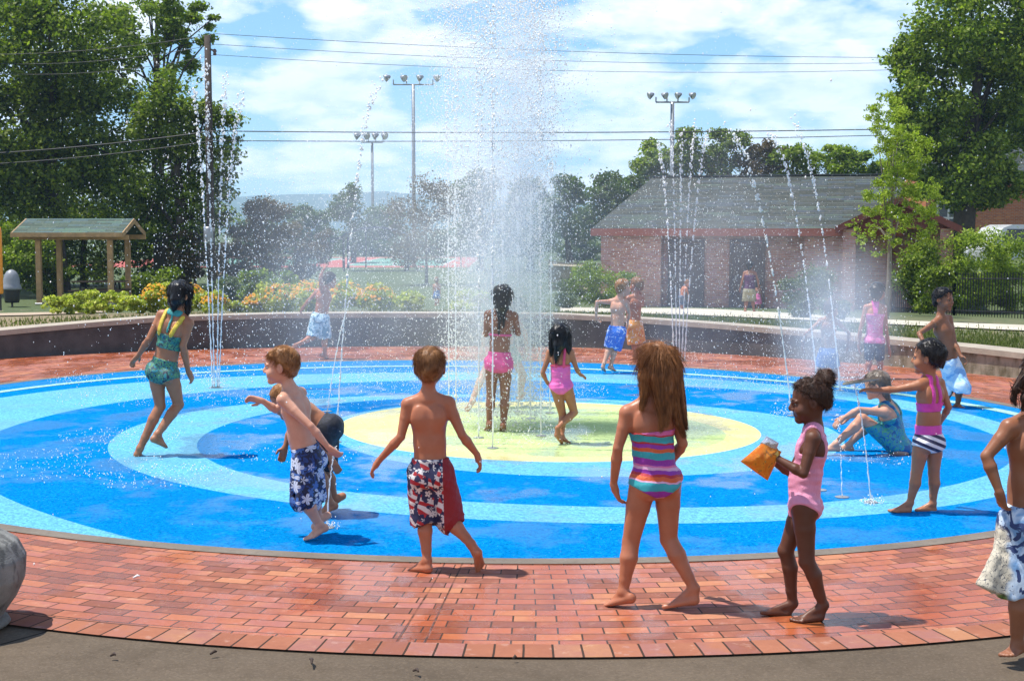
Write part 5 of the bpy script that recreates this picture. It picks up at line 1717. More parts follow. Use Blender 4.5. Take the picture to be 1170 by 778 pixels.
# ---- snack bag and board
bagc = P(870, 525, 5.98); k = 5.98 / FPX
M_BAGO = NB('orange_foil'); _c = M_BAGO.coord()
_col = M_BAGO.ramp(M_BAGO.noise(_c, 22, 2, dist=1.2), [(.40, (.72, .17, .012)), (.56, (.80, .26, .02)), (.62, (.32, .10, .02)), (.68, (.78, .52, .12))])
M_BAGO = M_BAGO.out(M_BAGO.bsdf(_col, .25, M_BAGO.bump(M_BAGO.noise(_c, 30, 3), .5, .01), Metallic=.25))
M_BAGS = simple('silver_foil', (.62, .60, .62), .25, .2, 40, .5, Metallic=.7)
bg = empty('snack_bag', tuple(bagc), 'crumpled orange foil snack bag with a silver opening held by the girl in pale pink', 'bag')
corners = [(846, 527), (873, 504), (893, 516), (877, 549)]
def bag_grid(cs, thick, n=14):
    V = []
    for sd in (-1, 1):
        for i in range(n + 1):
            for j in range(n + 1):
                s, t = i / n, j / n
                x = (cs[0][0] * (1 - s) + cs[1][0] * s) * (1 - t) + (cs[3][0] * (1 - s) + cs[2][0] * s) * t
                y = (cs[0][1] * (1 - s) + cs[1][1] * s) * (1 - t) + (cs[3][1] * (1 - s) + cs[2][1] * s) * t
                p = P(x, y, 5.98)
                e = (16 * s * (1 - s) * t * (1 - t)) ** .5
                p[1] += sd * thick * e + .004 * wob(s * 9, t * 9, sd * 2.0, 4, 1.3) * e
                V.append(p - bagc)
    F = []
    m = (n + 1) ** 2
    for sd in (0, 1):
        for i in range(n):
            for j in range(n):
                a = sd * m + i * (n + 1) + j
                q = (a, a + 1, a + n + 2, a + n + 1)
                F.append(q if sd else q[::-1])
    return V, F
V, F = bag_grid(corners, .022)
mesh_obj('bag_body', V, F, M_BAGO, bg, True)
V, F = bag_grid([(868, 507), (876, 498), (890, 506), (886, 516)], .012, 8)
mesh_obj('bag_mouth', V, F, M_BAGS, bg, True)

bdc = P(984, 436.5, 8.33); k = 8.33 / FPX
mb = MB()
outl = []
for i in range(28):
    a = 2 * math.pi * i / 28
    outl.append((20.5 * k * math.copysign(abs(math.cos(a)) ** .7, math.cos(a)) * (1 + .03 * math.sin(3 * a)), 12 * k * math.copysign(abs(math.sin(a)) ** .8, math.sin(a)), 0))
tl = -.10
R_ = lambda p: (p[0], p[1] * .98, p[2] + p[0] * .16 + p[1] * -.22)
mb.poly([R_(p) for p in outl], (0, 0, .014))
o = mb.build('float_board', simple('speckled_tan_foam', (.36, .29, .19), .7, .3, 30, .4), None, False)
o.location = tuple(bdc); tag(o, 'tan speckled foam board held flat over a water jet by the girl in magenta', 'board')

# ---- twigs and leaf scraps on the concrete and bricks
M_TWIG = simple('dry_brown_twig', (.05, .03, .02), .9)
for px, py, dx, dy, lab in ((240, 747, 8, -3, 'short dark twig on the brown concrete, left of the twig-shaped scrap nearest the middle'), (126, 749, 6, -1, 'small dark leaf scrap on the brown concrete near the stone sculpture'), (354, 752, 2, 6, 'thin upright twig on the brown concrete below the brick edge'), (586, 752, 4, -2, 'small dark scrap on the brown concrete below the seam'), (472, 766, 6, 1, 'dark leaf scrap at the bottom on the brown concrete'), (152, 660, 8, -2, 'pale paper scrap lying on the bricks at the left')):
    a = G(px, py, .006); c_ = G(px + dx, py + dy, .012)
    mb = MB(); mb.tube([a, (a + c_) / 2 + np.array([.004, .006, .006]), c_], [.004, .007, .003], 6)
    o = mb.build('scrap' if 'twig' not in lab else 'twig', M_TWIG if 'paper' not in lab else M_WHITE, None, True)
    tag(o, ' '.join(lab.split()[:14]) if len(lab.split()) > 16 else lab, 'litter')
# ------------------------------------------------------------------ trees, shrubs, flowers
def leaf_mat(name, dark, mid, light, trans=.42, rough=.5):
    b = NB(name)
    t = b.attr('tint')
    col = b.ramp(t, [(.05, dark), (.5, mid), (.95, light)])
    d = b.bsdf(col, rough, None, Specular_IOR_Level=.18)
    tr = b.n('ShaderNodeBsdfTranslucent'); b.put(tr.inputs[0], b.mix(1.0, col, (1.15, 1.4, .5), 'MULTIPLY'))
    mx = b.n('ShaderNodeMixShader'); mx.inputs[0].default_value = trans
    b.t.links.new(d, mx.inputs[1]); b.t.links.new(tr.outputs[0], mx.inputs[2])
    return b.out(mx.outputs[0])


L_DARK = leaf_mat('leaf_dark', (.035, .062, .008), (.115, .165, .018), (.29, .35, .045))
L_MID = leaf_mat('leaf_mid', (.06, .10, .010), (.165, .23, .024), (.35, .42, .055))
L_BRIGHT = leaf_mat('leaf_bright', (.11, .16, .016), (.27, .35, .035), (.46, .52, .09))
L_YELG = leaf_mat('leaf_yellow_green', (.20, .25, .03), (.42, .45, .065), (.66, .64, .17))
L_RED = leaf_mat('leaf_bronze', (.06, .05, .026), (.125, .092, .05), (.23, .16, .09))
L_GREY = leaf_mat('leaf_grey_green', (.04, .065, .03), (.085, .12, .055), (.16, .20, .10))
L_FAR = leaf_mat('leaf_far', (.035, .065, .018), (.075, .115, .03), (.14, .19, .055))
L_GRASS = leaf_mat('grass_blade', (.055, .07, .02), (.115, .14, .04), (.24, .24, .10))
L_FLOW = leaf_mat('petal_orange', (.66, .24, .012), (.78, .37, .025), (.85, .52, .07), .3)
M_BARK = simple('grey_brown_bark', (.06, .048, .036), .95, .3, 6, .6, 30)
M_BARKL = simple('pale_bark', (.16, .14, .11), .9, .25, 6, .5, 30)


def leaf_cloud(clumps, n, size, seed, up=.35, elong=1.9, droop=0.0):
    """clumps: list of (centre, radii(3), weight); n diamond leaves spread through them, denser towards their skins"""
    r = np.random.default_rng(seed)
    w = np.array([c[2] for c in clumps], float); w /= w.sum()
    ci = r.choice(len(clumps), n, p=w)
    C = np.array([c[0] for c in clumps], float)[ci]; R = np.array([c[1] for c in clumps], float)[ci]
    d = nrm_rows(r.normal(size=(n, 3)))
    rad = r.uniform(0, 1, n) ** .42 * (1 + .18 * r.normal(size=n))
    p = C + d * R * rad[:, None]
    # gaps
    f = np.sin(p[:, 0] * 4.1 / (size * 6) + seed) + np.sin(p[:, 1] * 3.7 / (size * 6) + seed * 2) + np.sin(p[:, 2] * 4.6 / (size * 6) + seed * 3)
    keep = f > -1.35 + .5 * r.normal(size=n)
    p, d, ci = p[keep], d[keep], ci[keep]; n = len(p)
    nv = nrm_rows(d * .45 + np.array([0, 0, up]) + r.normal(size=(n, 3)) * .55)
    a = nrm_rows(np.cross(nv, r.normal(size=(n, 3)))); a[:, 2] -= droop; a = nrm_rows(a)
    b = np.cross(nv, a)
    s = size * r.uniform(.55, 1.25, (n, 1)) * .5
    V = np.stack([p - a * s * elong * .55, p + b * s * .6, p + a * s * elong * .55 + nv * s * -.25, p - b * s * .6], 1).reshape(-1, 3)
    F = np.arange(n * 4, dtype=np.int32).reshape(-1, 4)
    ct = r.uniform(0, 1, len(clumps))
    tint = np.clip(.5 + .28 * r.normal(size=n) + .30 * (ct[ci] - .5), 0, 1)
    return V, F, np.repeat(tint, 4)


def make_clumps(c, rad, k, seed, size=(.24, .40), fill=.35, ragged=1.0):
    r = np.random.default_rng(seed)
    out = [(c, np.array(rad) * .62, fill * k * .16)]
    i = 0
    while len(out) < k:
        d = nrm(r.normal(size=3)); q = r.uniform(.55, 1.0) ** .5
        pos = np.array(c) + d * np.array(rad) * q * .82 * (1 + .10 * ragged * r.normal())
        s = r.uniform(*size)
        rr = np.array(rad).mean() * s
        out.append((pos, np.array([rr * r.uniform(.9, 1.35), rr * r.uniform(.9, 1.35), rr * r.uniform(.55, .9)]), s ** 2 * 8))
    return out


def tree(name, px, py, rx, ry, Y, mat, label, group=None, n=20000, leaf=.17, seed=1, k=26, trunk=.25, base=None, bark=M_BARK, branches=7, depth=1.0, sizes=(.24, .40), lobes=None, cat='tree', fill=.35, tpx=None, trans=None):
    kx = Y / FPX
    c = P(px, py, Y)
    bx = P(tpx if tpx else px, py, Y)[0]
    gz = terrain(bx, Y) if base is None else base
    t = empty(name, (bx, Y, gz), label, cat, group)
    o = np.array([bx, Y, gz])
    cl = []
    for j, (lx, ly, lrx, lry, w) in enumerate(lobes or [(px, py, rx, ry, 1.0)]):
        cc = P(lx, ly, Y + ((j * 37) % 5 - 2) * .35)
        cl += [(p, q, ww * w) for p, q, ww in make_clumps(cc - o, (lrx * kx, (lrx + lry) / 2 * kx * depth, lry * kx), max(5, int(k * w)), seed + j * 13, sizes, fill)]
    V, F, T = leaf_cloud(cl, n, leaf, seed)
    V[:, 2] = np.maximum(V[:, 2], .02)
    mesh_obj('crown' if cat == 'tree' else 'foliage', V, F, mat, t, False, tint=T)
    if trunk:
        r = np.random.default_rng(seed + 5)
        mb = MB()
        top = np.array([c[0] - bx, 0, c[2] - gz + ry * kx * .35])
        pts = [np.array([0, 0, -.1]) * 1.0 + top * [f, f, f] + np.array([r.normal() * .06, r.normal() * .06, 0]) * trunk * 4 * (f > 0) for f in (0, .25, .5, .75, 1)]
        mb.tube(pts, [trunk * 1.3, trunk, trunk * .75, trunk * .5, trunk * .15], 9)
        for i in range(branches):
            f = r.uniform(.3, .8); a = top * f
            e = cl[1 + r.integers(len(cl) - 1)][0]
            m_ = (a + e) / 2 + np.array([0, 0, .12 * np.linalg.norm(e - a)])
            mb.tube([a, m_, e], [trunk * .45 * (1.1 - f), trunk * .3 * (1.1 - f), trunk * .08], 6)
        mb.build('trunk' if cat == 'tree' else 'stem', bark, t, True)
    return t


def bush(px, ytop, ybase, halfw, mat, label, n=4000, leaf=.06, seed=1, name='shrub', group=None, Y=None, cat='shrub', k=14, flowers=None, nf=0, fsize=.06, spike=0, dpt=.8):
    g = GT(px, ybase) if Y is None else np.array([*P(px, ybase, Y)[:2], terrain(P(px, ybase, Y)[0], Y)])
    Y = g[1]; kx = Y / FPX
    h = CAMH + (HOR - ytop) * kx - g[2]
    rx = halfw * kx
    t = empty(name, tuple(g), label, cat, group)
    cl = make_clumps(np.array([0, 0, h * .5]), (rx * .95, rx * dpt, h * .5), k, seed, (.28, .5), .4, 1.4)
    V, F, T = leaf_cloud(cl, n, leaf, seed)
    V[:, 2] = np.abs(V[:, 2])
    mesh_obj('foliage', V, F, mat, t, False, tint=T)
    if nf:
        r = np.random.default_rng(seed + 2)
        d = nrm_rows(r.normal(size=(nf, 3))); d[:, 2] = np.abs(d[:, 2]) * .9 + .15; d = nrm_rows(d)
        p = np.array([0, 0, h * .42]) + d * np.array([rx * .98, rx * dpt, h * .60]) * r.uniform(.85, 1.06, (nf, 1))
        V, F, T = [], [], []
        ang = np.arange(6) * 2 * np.pi / 6
        for i in range(nf):
            nv = nrm(d[i] + np.array([0, -.4, .6]) + r.normal(size=3) * .3)
            a = nrm(np.cross(nv, (1, .2, .1))); b_ = np.cross(nv, a); s = fsize * r.uniform(.6, 1.1)
            b0 = len(V)
            V.append(p[i] + nv * s * .25)
            for w in ang: V.append(p[i] + (a * math.cos(w) + b_ * math.sin(w)) * s * (.5 if True else .4))
            for j in range(6): F.append((b0, b0 + 1 + j, b0 + 1 + (j + 1) % 6))
            T += [np.clip(r.normal(.5, .25), 0, 1)] * 7
        o = mesh_obj('blossoms', V, F, flowers, t, False, tint=T)
    return t


# left: the big dark trees
GB = 'big dark trees at the left'
tree('broadleaf_tree', 60, 120, 105, 165, 58, L_DARK, 'tallest dense dark broadleaf tree filling the left border', GB, 62000, .20, 3, 46, .45, branches=14,
     lobes=[(60, 60, 95, 80, 1.0), (30, 150, 85, 75, .8), (105, 150, 70, 85, .8), (65, 215, 85, 45, .55), (10, 20, 70, 60, .5)])
tree('broadleaf_tree', 205, 185, 72, 120, 55.5, L_DARK, 'dark green tree behind the utility pole', GB, 36000, .18, 7, 34, .32, branches=10,
     lobes=[(205, 130, 55, 50, .8), (235, 165, 45, 62, .7), (185, 205, 60, 65, .7), (235, 235, 40, 50, .5), (200, 265, 60, 40, .5)])
tree('broadleaf_tree', 180, 25, 75, 60, 62, L_MID, 'airy treetop with bare limbs showing against the sky beside the pole top', GB, 19000, .17, 12, 24, .30, branches=16, sizes=(.16, .30), fill=.05,
     lobes=[(165, 22, 55, 42, 1.0), (215, 30, 38, 30, .8), (195, 75, 40, 30, .5), (120, 60, 45, 50, .7)])
tree('understory_tree', 95, 245, 120, 85, 64, L_DARK, 'dark understory thicket behind the timber shelter', 'thicket behind the shelter', 56000, .18, 17, 40, .15,
     lobes=[(20, 245, 70, 85, .9), (110, 240, 80, 90, 1.0), (195, 260, 60, 75, .8)])
bush(24, 238, 345, 42, L_MID, 'mid green leafy shrub left of the timber shelter', 9000, .15, 21, Y=53)
bush(62, 300, 347, 26, L_DARK, 'dark low shrub behind the left shelter posts', 4000, .13, 22, Y=53)
bush(170, 305, 342, 40, L_DARK, 'low dark shrub right of the timber shelter', 5000, .13, 23, Y=52)
tree('broadleaf_tree', -140, 120, 110, 160, 57, L_DARK, 'dense dark broadleaf tree beyond the left border of the view', GB, 30000, .24, 4, 30, .4, branches=8)
tree('broadleaf_tree', -330, 130, 110, 150, 60, L_MID, 'second dense tree beyond the left border of the view', GB, 26000, .26, 6, 28, .4, branches=8)
# bronze crape myrtles and the far trees beyond the flower bed
GM = 'bronze-leaved small trees beyond the flower bed'
for i, (px, py, rx, ry, Y, lab) in enumerate(((303, 272, 44, 50, 57, 'bronze-leaved tree right of the left jets, tallest of the row'), (345, 285, 34, 42, 60, 'bronze-leaved tree with a rounded top, next right of the tallest one'),
        (222, 290, 32, 40, 56, 'thin bronze-leaved tree behind the left jets'), (487, 255, 46, 60, 66, 'spiky bronze-leaved tree seen through the edge of the central spray'), (265, 300, 24, 30, 60, 'small bronze-leaved tree between the left jets and the tallest one'))):
    tree('crape_myrtle', px, py, rx, ry, Y, L_RED, lab, GM, 9000 if i else 12000, .13, 31 + i, 22, .07, branches=9, sizes=(.2, .36), fill=.2)
GF = 'trees beyond the tennis court'
for i, (px, py, rx, ry, Y, lab) in enumerate(((403, 252, 27, 42, 110, 'round-topped dark tree beside the shorter floodlight mast'), (345, 262, 40, 24, 150, 'low far trees under the mountains, left'), (440, 262, 34, 30, 140, 'low far trees left of the bronze spiky tree'),
        (548, 240, 40, 48, 90, 'tree veiled by the left side of the central spray'), (606, 245, 38, 46, 86, 'tree veiled by the right side of the central spray'), (650, 240, 27, 44, 76, 'tree with a pointed top right of the spray'),
        (694, 236, 36, 46, 72, 'dark tree at the left end of the brick building roof'), (722, 240, 24, 40, 74, 'narrow dark tree just behind the roof corner'), (365, 285, 50, 26, 150, 'far low trees behind the court'), (425, 284, 36, 20, 138, 'hedge-like far trees behind the dark-roofed shelter'), (520, 282, 44, 24, 138, 'far trees veiled by the left edge of the spray'), (600, 282, 44, 26, 136, 'far trees veiled by the thick of the spray'), (655, 285, 36, 22, 120, 'far trees above the pale picket fence'), (300, 270, 40, 22, 160, 'far low trees behind the bronze row'))):
    tree('distant_tree', px, py, rx, ry, Y, L_FAR, lab, GF, int(3500 + rx * ry * 4), .24 * Y / 90, 51 + i, 18, .2, branches=6)
GR = 'treetops behind the brick building'
for i, (px, py, rx, ry, lab, mt) in enumerate(((752, 185, 22, 34, 'slim treetop left of the floodlight mast behind the roof', L_MID), (790, 182, 30, 38, 'dark treetop right of the floodlight mast', L_DARK), (828, 182, 34, 34, 'broad dark treetop over the middle of the roof', L_DARK), (872, 190, 26, 28, 'treetop with rusty patches over the roof', L_RED),
        (905, 190, 30, 30, 'rounded bright green treetop over the roof', L_MID), (945, 190, 36, 30, 'bright green treetop left of the young tree', L_MID), (985, 195, 26, 24, 'low treetop behind the young tree', L_MID), (735, 205, 22, 24, 'small treetop at the left roof hip', L_MID))):
    tree('background_tree', px, py, rx, ry, 84, mt, lab, GR, int(3000 + rx * ry * 5), .22, 71 + i, 18, .2, branches=5)
# right: big maple, young tree, shrubs
tree('maple_tree', 1125, 90, 110, 150, 56, L_MID, 'huge leafy green tree filling the upper right corner', None, 84000, .19, 91, 50, .40, branches=16, tpx=1102,
     lobes=[(1125, 30, 85, 65, 1.0), (1065, 115, 48, 60, .7), (1150, 120, 60, 70, .9), (1100, 185, 60, 45, .6), (1180, 60, 50, 90, .6), (1165, 205, 40, 30, .35), (1095, 218, 50, 26, .5), (1055, 190, 32, 34, .4), (1140, 215, 40, 24, .4), (1045, 75, 30, 40, .4)])
g = GT(1016, 366)
tree('young_tree', 1022, 190, 42, 90, g[1], L_YELG if False else L_BRIGHT, 'slender young tree with airy yellow-green leaves before the building porch', None, 21000, .055, 97, 52, .045, tpx=1016, bark=M_BARKL, branches=24, sizes=(.12, .24), fill=.06,
     lobes=[(1012, 140, 24, 45, .7), (1035, 180, 34, 40, .9), (1060, 225, 26, 26, .5), (1012, 225, 30, 35, .8), (1000, 275, 26, 22, .4), (1040, 265, 34, 26, .6), (1050, 235, 30, 30, .5), (985, 255, 18, 20, .25)])
bush(1048, 255, 356, 30, L_DARK, 'tall dark shrub between the porch and the black fence', 9000, .09, 101, Y=38)
bush(1072, 290, 358, 26, L_DARK, 'lower dark shrub behind the left end of the black fence', 6000, .08, 102, Y=35)
for i, (px, yt, hw, lab) in enumerate(((1112, 247, 42, 'tall bright yellow-green shrub behind the black fence'), (1160, 262, 38, 'bright shrub at the right border behind the black fence'), (1092, 290, 24, 'low bright shrub left of the tall bright one'), (1140, 292, 34, 'low bright shrub between the two tall bright ones'))):
    bush(px, yt, 360, hw, L_BRIGHT, lab, 9000, .085, 111 + i, 'bright_shrub', 'bright shrubs behind the black fence', Y=fa[1][1] + 1.7 + i * .35, k=22, dpt=.5)
bush(678, 300, 349, 36, L_MID, 'dense green yew in front of the left end of the brick building', 9000, .07, 121, Y=42, k=18)
bush(712, 303, 345, 20, L_MID, 'upright green yew against the brick wall', 4000, .07, 122, Y=43)
bush(650, 318, 349, 22, L_GREY, 'small grey-green shrub left of the yews', 3000, .07, 123, Y=42)
bush(920, 298, 364, 30, L_GREY, 'grey-green shrub in front of the brick building, behind the right jets', 8000, .07, 124, k=18)
bush(951, 335, 366, 20, L_GREY, 'low grey-green shrub beside the young tree', 3500, .06, 125)
# flower bed behind the wall
r_ = random.Random(5)
i = 0
for px in (60, 72, 84, 96, 107, 118, 129, 141, 153, 164, 176, 187):
    yt = 344 - 7 * math.sin((px - 50) / 45.0) - r_.uniform(0, 4)
    bush(px, yt - 4, 362 - (px - 55) * .03 - r_.uniform(0, 2.5), 11 + r_.uniform(0, 3), L_YELG, 'clump of yellow-green daylily leaves in the bed behind the wall at the left', 2600, .075, 200 + i, 'daylily_clump', 'daylily clumps in the bed', cat='plant', k=8); i += 1
for px, yt, hw, lab in ((178, 322, 14, 'orange-flowered mound left of the girl in the leaf-print two-piece'), (214, 322, 18, 'orange-flowered mound right behind the girl in the leaf-print two-piece'), (246, 332, 14, 'orange-flowered mound between the left jets'), (322, 322, 22, 'wide orange-flowered mound left of the kicking child'), (354, 319, 18, 'tall orange-flowered mound behind the kicking child'), (394, 320, 20, 'orange-flowered mound right of the kicking child'), (430, 324, 20, 'last orange-flowered mound near the central spray'), (292, 334, 12, 'small orange-flowered mound right of the left jets')):
    bush(px, yt + 2, 358, hw * 1.25, L_YELG, lab, 3600, .07, 230 + i, 'coneflower_mound', 'orange-flowered mounds behind the wall', cat='flowers', flowers=L_FLOW, nf=150, fsize=.06, dpt=1.0); i += 1
for px, yt, hw, mt, lab in ((290, 304, 26, L_MID, 'green spreading shrub beyond the flower mounds, left of the court'), (322, 308, 20, L_MID, 'green shrub right of the spreading one'), (255, 312, 22, L_GREY, 'grey-green shrub behind the left jets'), (470, 334, 22, L_YELG, 'pale yellow-green plant left of the blue-shirted person'), (535, 334, 26, L_YELG, 'pale yellow-green plant right of the blue-shirted person'), (585, 338, 24, L_GREY, 'grey-green low plant behind the central fountain'), (300, 344, 16, L_YELG, 'low yellow-green plant in the flower bed'), (272, 344, 14, L_YELG, 'low yellow-green plant beside the left jets')):
    bush(px, yt, 357, hw, mt, lab, 3500, .09, 260 + i, 'bed_shrub', 'shrubs round the flower bed', cat='plant'); i += 1

# short grass behind the coping
rg = np.random.default_rng(8)
n = 34000
th = np.radians(rg.uniform(-8, 158, n)); rr = np.array([wall_r(t) for t in th]) + .42 + np.abs(rg.normal(size=n)) * 3.0
gx, gy_ = CEN[0] + rr * np.cos(th), CEN[1] + rr * np.sin(th)
gz_ = np.array([terrain(a, b) for a, b in zip(gx, gy_)])
p = np.stack([gx, gy_, gz_], 1)
sel = (gx > -2.2) | (rg.uniform(size=n) < .35); p = p[sel]; n = len(p)
w = nrm_rows(np.stack([rg.normal(size=n), rg.normal(size=n), np.zeros(n)], 1)) * .012
hgt = rg.uniform(.03, .09, (n, 1)); lean = rg.normal(size=(n, 3)) * .02; lean[:, 2] = 0
V = np.stack([p - w, p + w, p + lean + np.array([0, 0, 1]) * hgt], 1).reshape(-1, 3)
o = mesh_obj('grass', V, np.arange(n * 3, dtype=np.int32).reshape(-1, 3), L_GRASS, None, False, tint=np.repeat(np.clip(rg.normal(.45, .25, n), 0, 1), 3)); o['kind'] = 'stuff'
# ------------------------------------------------------------------ water: jets, spray, mist
def water_mat():
    b = NB('water_drops')
    s = b.bsdf((1.0, .985, .95), .15, None, Specular_IOR_Level=.6)
    tr = b.n('ShaderNodeBsdfTranslucent'); tr.inputs[0].default_value = (1, .985, .95, 1)
    mx = b.n('ShaderNodeMixShader'); mx.inputs[0].default_value = .35
    b.t.links.new(s, mx.inputs[1]); b.t.links.new(tr.outputs[0], mx.inputs[2])
    return b.out(mx.outputs[0])


M_DROP = water_mat()
_a = np.array([(1, 0, 0), (-1, 0, 0), (0, 1, 0), (0, -1, 0), (0, 0, 1), (0, 0, -1)], float)
_f = np.array([(0, 2, 4), (2, 1, 4), (1, 3, 4), (3, 0, 4), (2, 0, 5), (1, 2, 5), (3, 1, 5), (0, 3, 5)])


def drops(p, r, stretch=None):
    """octahedral droplets at p with radii r, optionally longer along the vertical"""
    n = len(p)
    S = np.ones((n, 3)) * r[:, None]
    if stretch is not None: S[:, 2] *= stretch
    V = p[:, None, :] + _a[None] * S[:, None, :]
    F = (_f[None] + (np.arange(n) * 6)[:, None, None]).reshape(-1, 3)
    return V.reshape(-1, 3), F.astype(np.int32)


GRAV = 9.8
def jet(base, v0, label, seed, n=420, r0=.0045, r1=.011, tmax=.98, solid=.30, spread=.05, group='water jets on the splash pad', nsolid=1):
    r = np.random.default_rng(seed)
    v0 = np.asarray(v0, float); base = np.asarray(base, float)
    T = v0[2] / GRAV * tmax
    pos = lambda t: base + v0 * t[..., None] + np.array([0, 0, -.5 * GRAV]) * (t ** 2)[..., None]
    t = T * r.beta(1.05, 1.75, n)
    # bunch the drops the way a broken stream does
    t = t + .012 * np.sin(t * 190 + seed)
    t = np.clip(t, 0.01, T * 1.05)
    p = pos(t) + r.normal(size=(n, 3)) * (spread * (t / T) ** 1.9)[:, None] * np.array([.8, .8, 1.6])
    rad = (r0 + (r1 - r0) * r.beta(1.2, 2.5, n)) * (.70 + .35 * t / T)
    V, F = drops(p, rad, 1.0 + 1.5 * r.uniform(size=n) * (1 - .6 * t / T))
    ts = np.linspace(0, T * solid, 24)
    mb = MB()
    q = pos(ts) - base
    q[:, :2] += .003 * np.sin(ts * 240 + seed)[:, None]
    mb.tube(q, np.interp(np.linspace(0, 1, 24), [0, 1], [r0 * 1.25, r0 * .55]) * (1 + .45 * np.sin(np.arange(24) * 2.2)), 6)
    p_obj = mb.build('water_jet', M_DROP, None, True)
    p_obj.location = tuple(base)
    tag(p_obj, label, 'water jet', group)
    if base[2] < .02:
        mb = MB(); mb.lathe([(.045, .0), (.045, .003), (.036, .005), (.012, .005), (.010, .002)], (base[0], base[1], .0015), 14)
        o_ = mb.build('jet_nozzle', M_GALV)
        tag(o_, 'small round metal nozzle set flush in the splash pad under a water jet', 'nozzle', 'nozzles set in the splash pad')
    d_ = mesh_obj('droplets', V - base, F, M_DROP, p_obj, True); d_['kind'] = 'stuff'
    return p_obj


def jet_to(bx, by, tx, ty, label, seed, Y=None, over=1.0, **k):
    """a jet from the pad at pixel (bx, by) that reaches its highest point about pixel (tx, ty)"""
    B = G(bx, by)
    T_ = P(tx, ty, B[1])
    h = T_[2] * over
    vz = math.sqrt(2 * GRAV * h); t = vz / GRAV
    return jet(B, ((T_[0] - B[0]) / t, k.pop('vy', 0.0), vz), label, seed, **k)


for i, (bx, tx, ty, lab) in enumerate(((243, 218, 95, 'leftmost of the four fanned jets beside the girl in the leaf-print two-piece'), (245, 234, 70, 'second from left of the four fanned jets'), (248, 262, 85, 'third from left of the four fanned jets'), (250, 281, 110, 'rightmost of the four fanned jets'))):
    jet_to(bx, 443, tx, ty, lab, 300 + i, n=300, spread=.040, r0=.006, r1=.018, solid=.2)
for i, (bx, tx, ty, lab) in enumerate(((770, 750, 165, 'leftmost of the five fanned jets in front of the brick building'), (773, 765, 140, 'second from left of the five fanned jets'), (776, 779, 150, 'middle one of the five fanned jets'), (779, 796, 140, 'second from right of the five fanned jets'), (782, 812, 150, 'rightmost of the five fanned jets'))):
    jet_to(bx, 412, tx, ty, lab, 310 + i, n=240, spread=.030, r0=.007, r1=.018, solid=.16)
jet_to(905, 475, 826, 150, 'single jet curving up to the left in front of the woman in khaki shorts', 320, n=300, spread=.03, r0=.006, r1=.016, solid=.22)
jet_to(934, 440, 874, 150, 'curving jet left of the boy standing in the spray', 321, n=260, spread=.03, r0=.007, r1=.018, solid=.2)
jet_to(960, 446, 900, 140, 'curving jet over the boy standing in the spray', 322, n=260, spread=.03, r0=.007, r1=.018, solid=.2)
jet_to(384, 505, 436, 95, 'tall leaning jet between the floral trunks boy and the central fountain', 323, n=330, spread=.03, r0=.005, r1=.014, solid=.25)
jet_to(374, 470, 412, 330, 'short leaning jet behind the floral trunks boy', 324, n=120, spread=.02, r1=.008, solid=.7)
jet_to(373, 603, 386, 508, 'thin jet rising to the hand of the floral trunks boy', 325, n=50, spread=.006, r0=.0035, r1=.006, solid=.9)
jet_to(995, 574, 968, 430, 'thin jet rising past the seated girl to the foam board', 326, n=110, spread=.012, r0=.0035, r1=.007, solid=.75)
jet_to(962, 568, 956, 470, 'thin jet in front of the seated girl, left of the one under the board', 327, n=60, spread=.02, r0=.003, r1=.006, solid=.3)
jet_to(937, 560, 934, 500, 'weak low jet between the girl with the snack bag and the seated girl', 328, n=40, spread=.02, r0=.003, r1=.006, solid=.3)
# the central ring of tall jets
for i, (bx, by, tx, lab) in enumerate(((513, 470, 510, 'leftmost tall jet of the central fountain'), (521, 482, 519, 'second tall jet from the left of the central fountain'), (547, 500, 549, 'tall jet left of the girl in pink bottoms'), (563, 512, 562, 'tall thin jet in front of the girl in pink bottoms'),
        (592, 470, 590, 'tall jet just right of the girl in pink bottoms'), (606, 478, 606, 'tall jet in the thick of the central spray'), (618, 498, 615, 'tall jet left of the little girl in candy pink'), (628, 472, 636, 'rightmost tall jet of the central fountain'), (575, 462, 573, 'tall jet behind the girl in pink bottoms'))):
    jet_to(bx, by, tx, -70 + (i % 3) * 40, lab, 340 + i, n=620, spread=.11, r0=.0045, r1=.012, solid=.22 if i != 3 else .5, group='tall jets of the central fountain')

# loose spray: one body of droplets nobody could count
rs = np.random.default_rng(77)
PP, RR = [], []
def spray(n, px, sx, py, sy, Y, sY, r_lo, r_hi, pw=2.5):
    x = rs.normal(px, sx, n); y = rs.normal(py, sy, n); yy = np.abs(rs.normal(Y, sY, n) - 4.8) + 4.8
    for a, b, c in zip(x, y, yy):
        p = P(a, b, c)
        if p[2] > .01: PP.append(p); RR.append(r_lo + (r_hi - r_lo) * rs.beta(1, pw))
def column(n, cx, cy, s0, s1, ztop, r_lo, r_hi):
    z = rs.beta(1.15, 1.0, n) * ztop
    s = s0 + (s1 - s0) * (z / ztop) ** .8
    PP.extend(np.stack([cx + rs.normal(size=n) * s, cy + rs.normal(size=n) * s, z + .02], 1)); RR.extend(r_lo + (r_hi - r_lo) * rs.beta(1, 3, n))
cx, cy = P(572, 480, 12.0)[0], 12.0
column(26000, cx, cy, .17, .38, 4.4, .0025, .0090)
column(9000, P(608, 480, 12.2)[0], 12.2, .07, .16, 4.3, .0025, .010)
column(4000, P(520, 480, 12.0)[0], 12.0, .06, .14, 4.3, .0025, .009)
column(7000, cx, cy, .65, 1.0, 4.6, .0015, .0052)
spray(11000, 420, 95, 270, 95, 13.0, 1.2, .0012, .0058)
spray(2400, 250, 75, 330, 110, 13.5, 1.5, .0015, .008)
spray(5500, 790, 85, 280, 85, 14.5, 1.5, .0012, .0058)
spray(2600, 940, 50, 395, 45, 14.5, .8, .0015, .007)
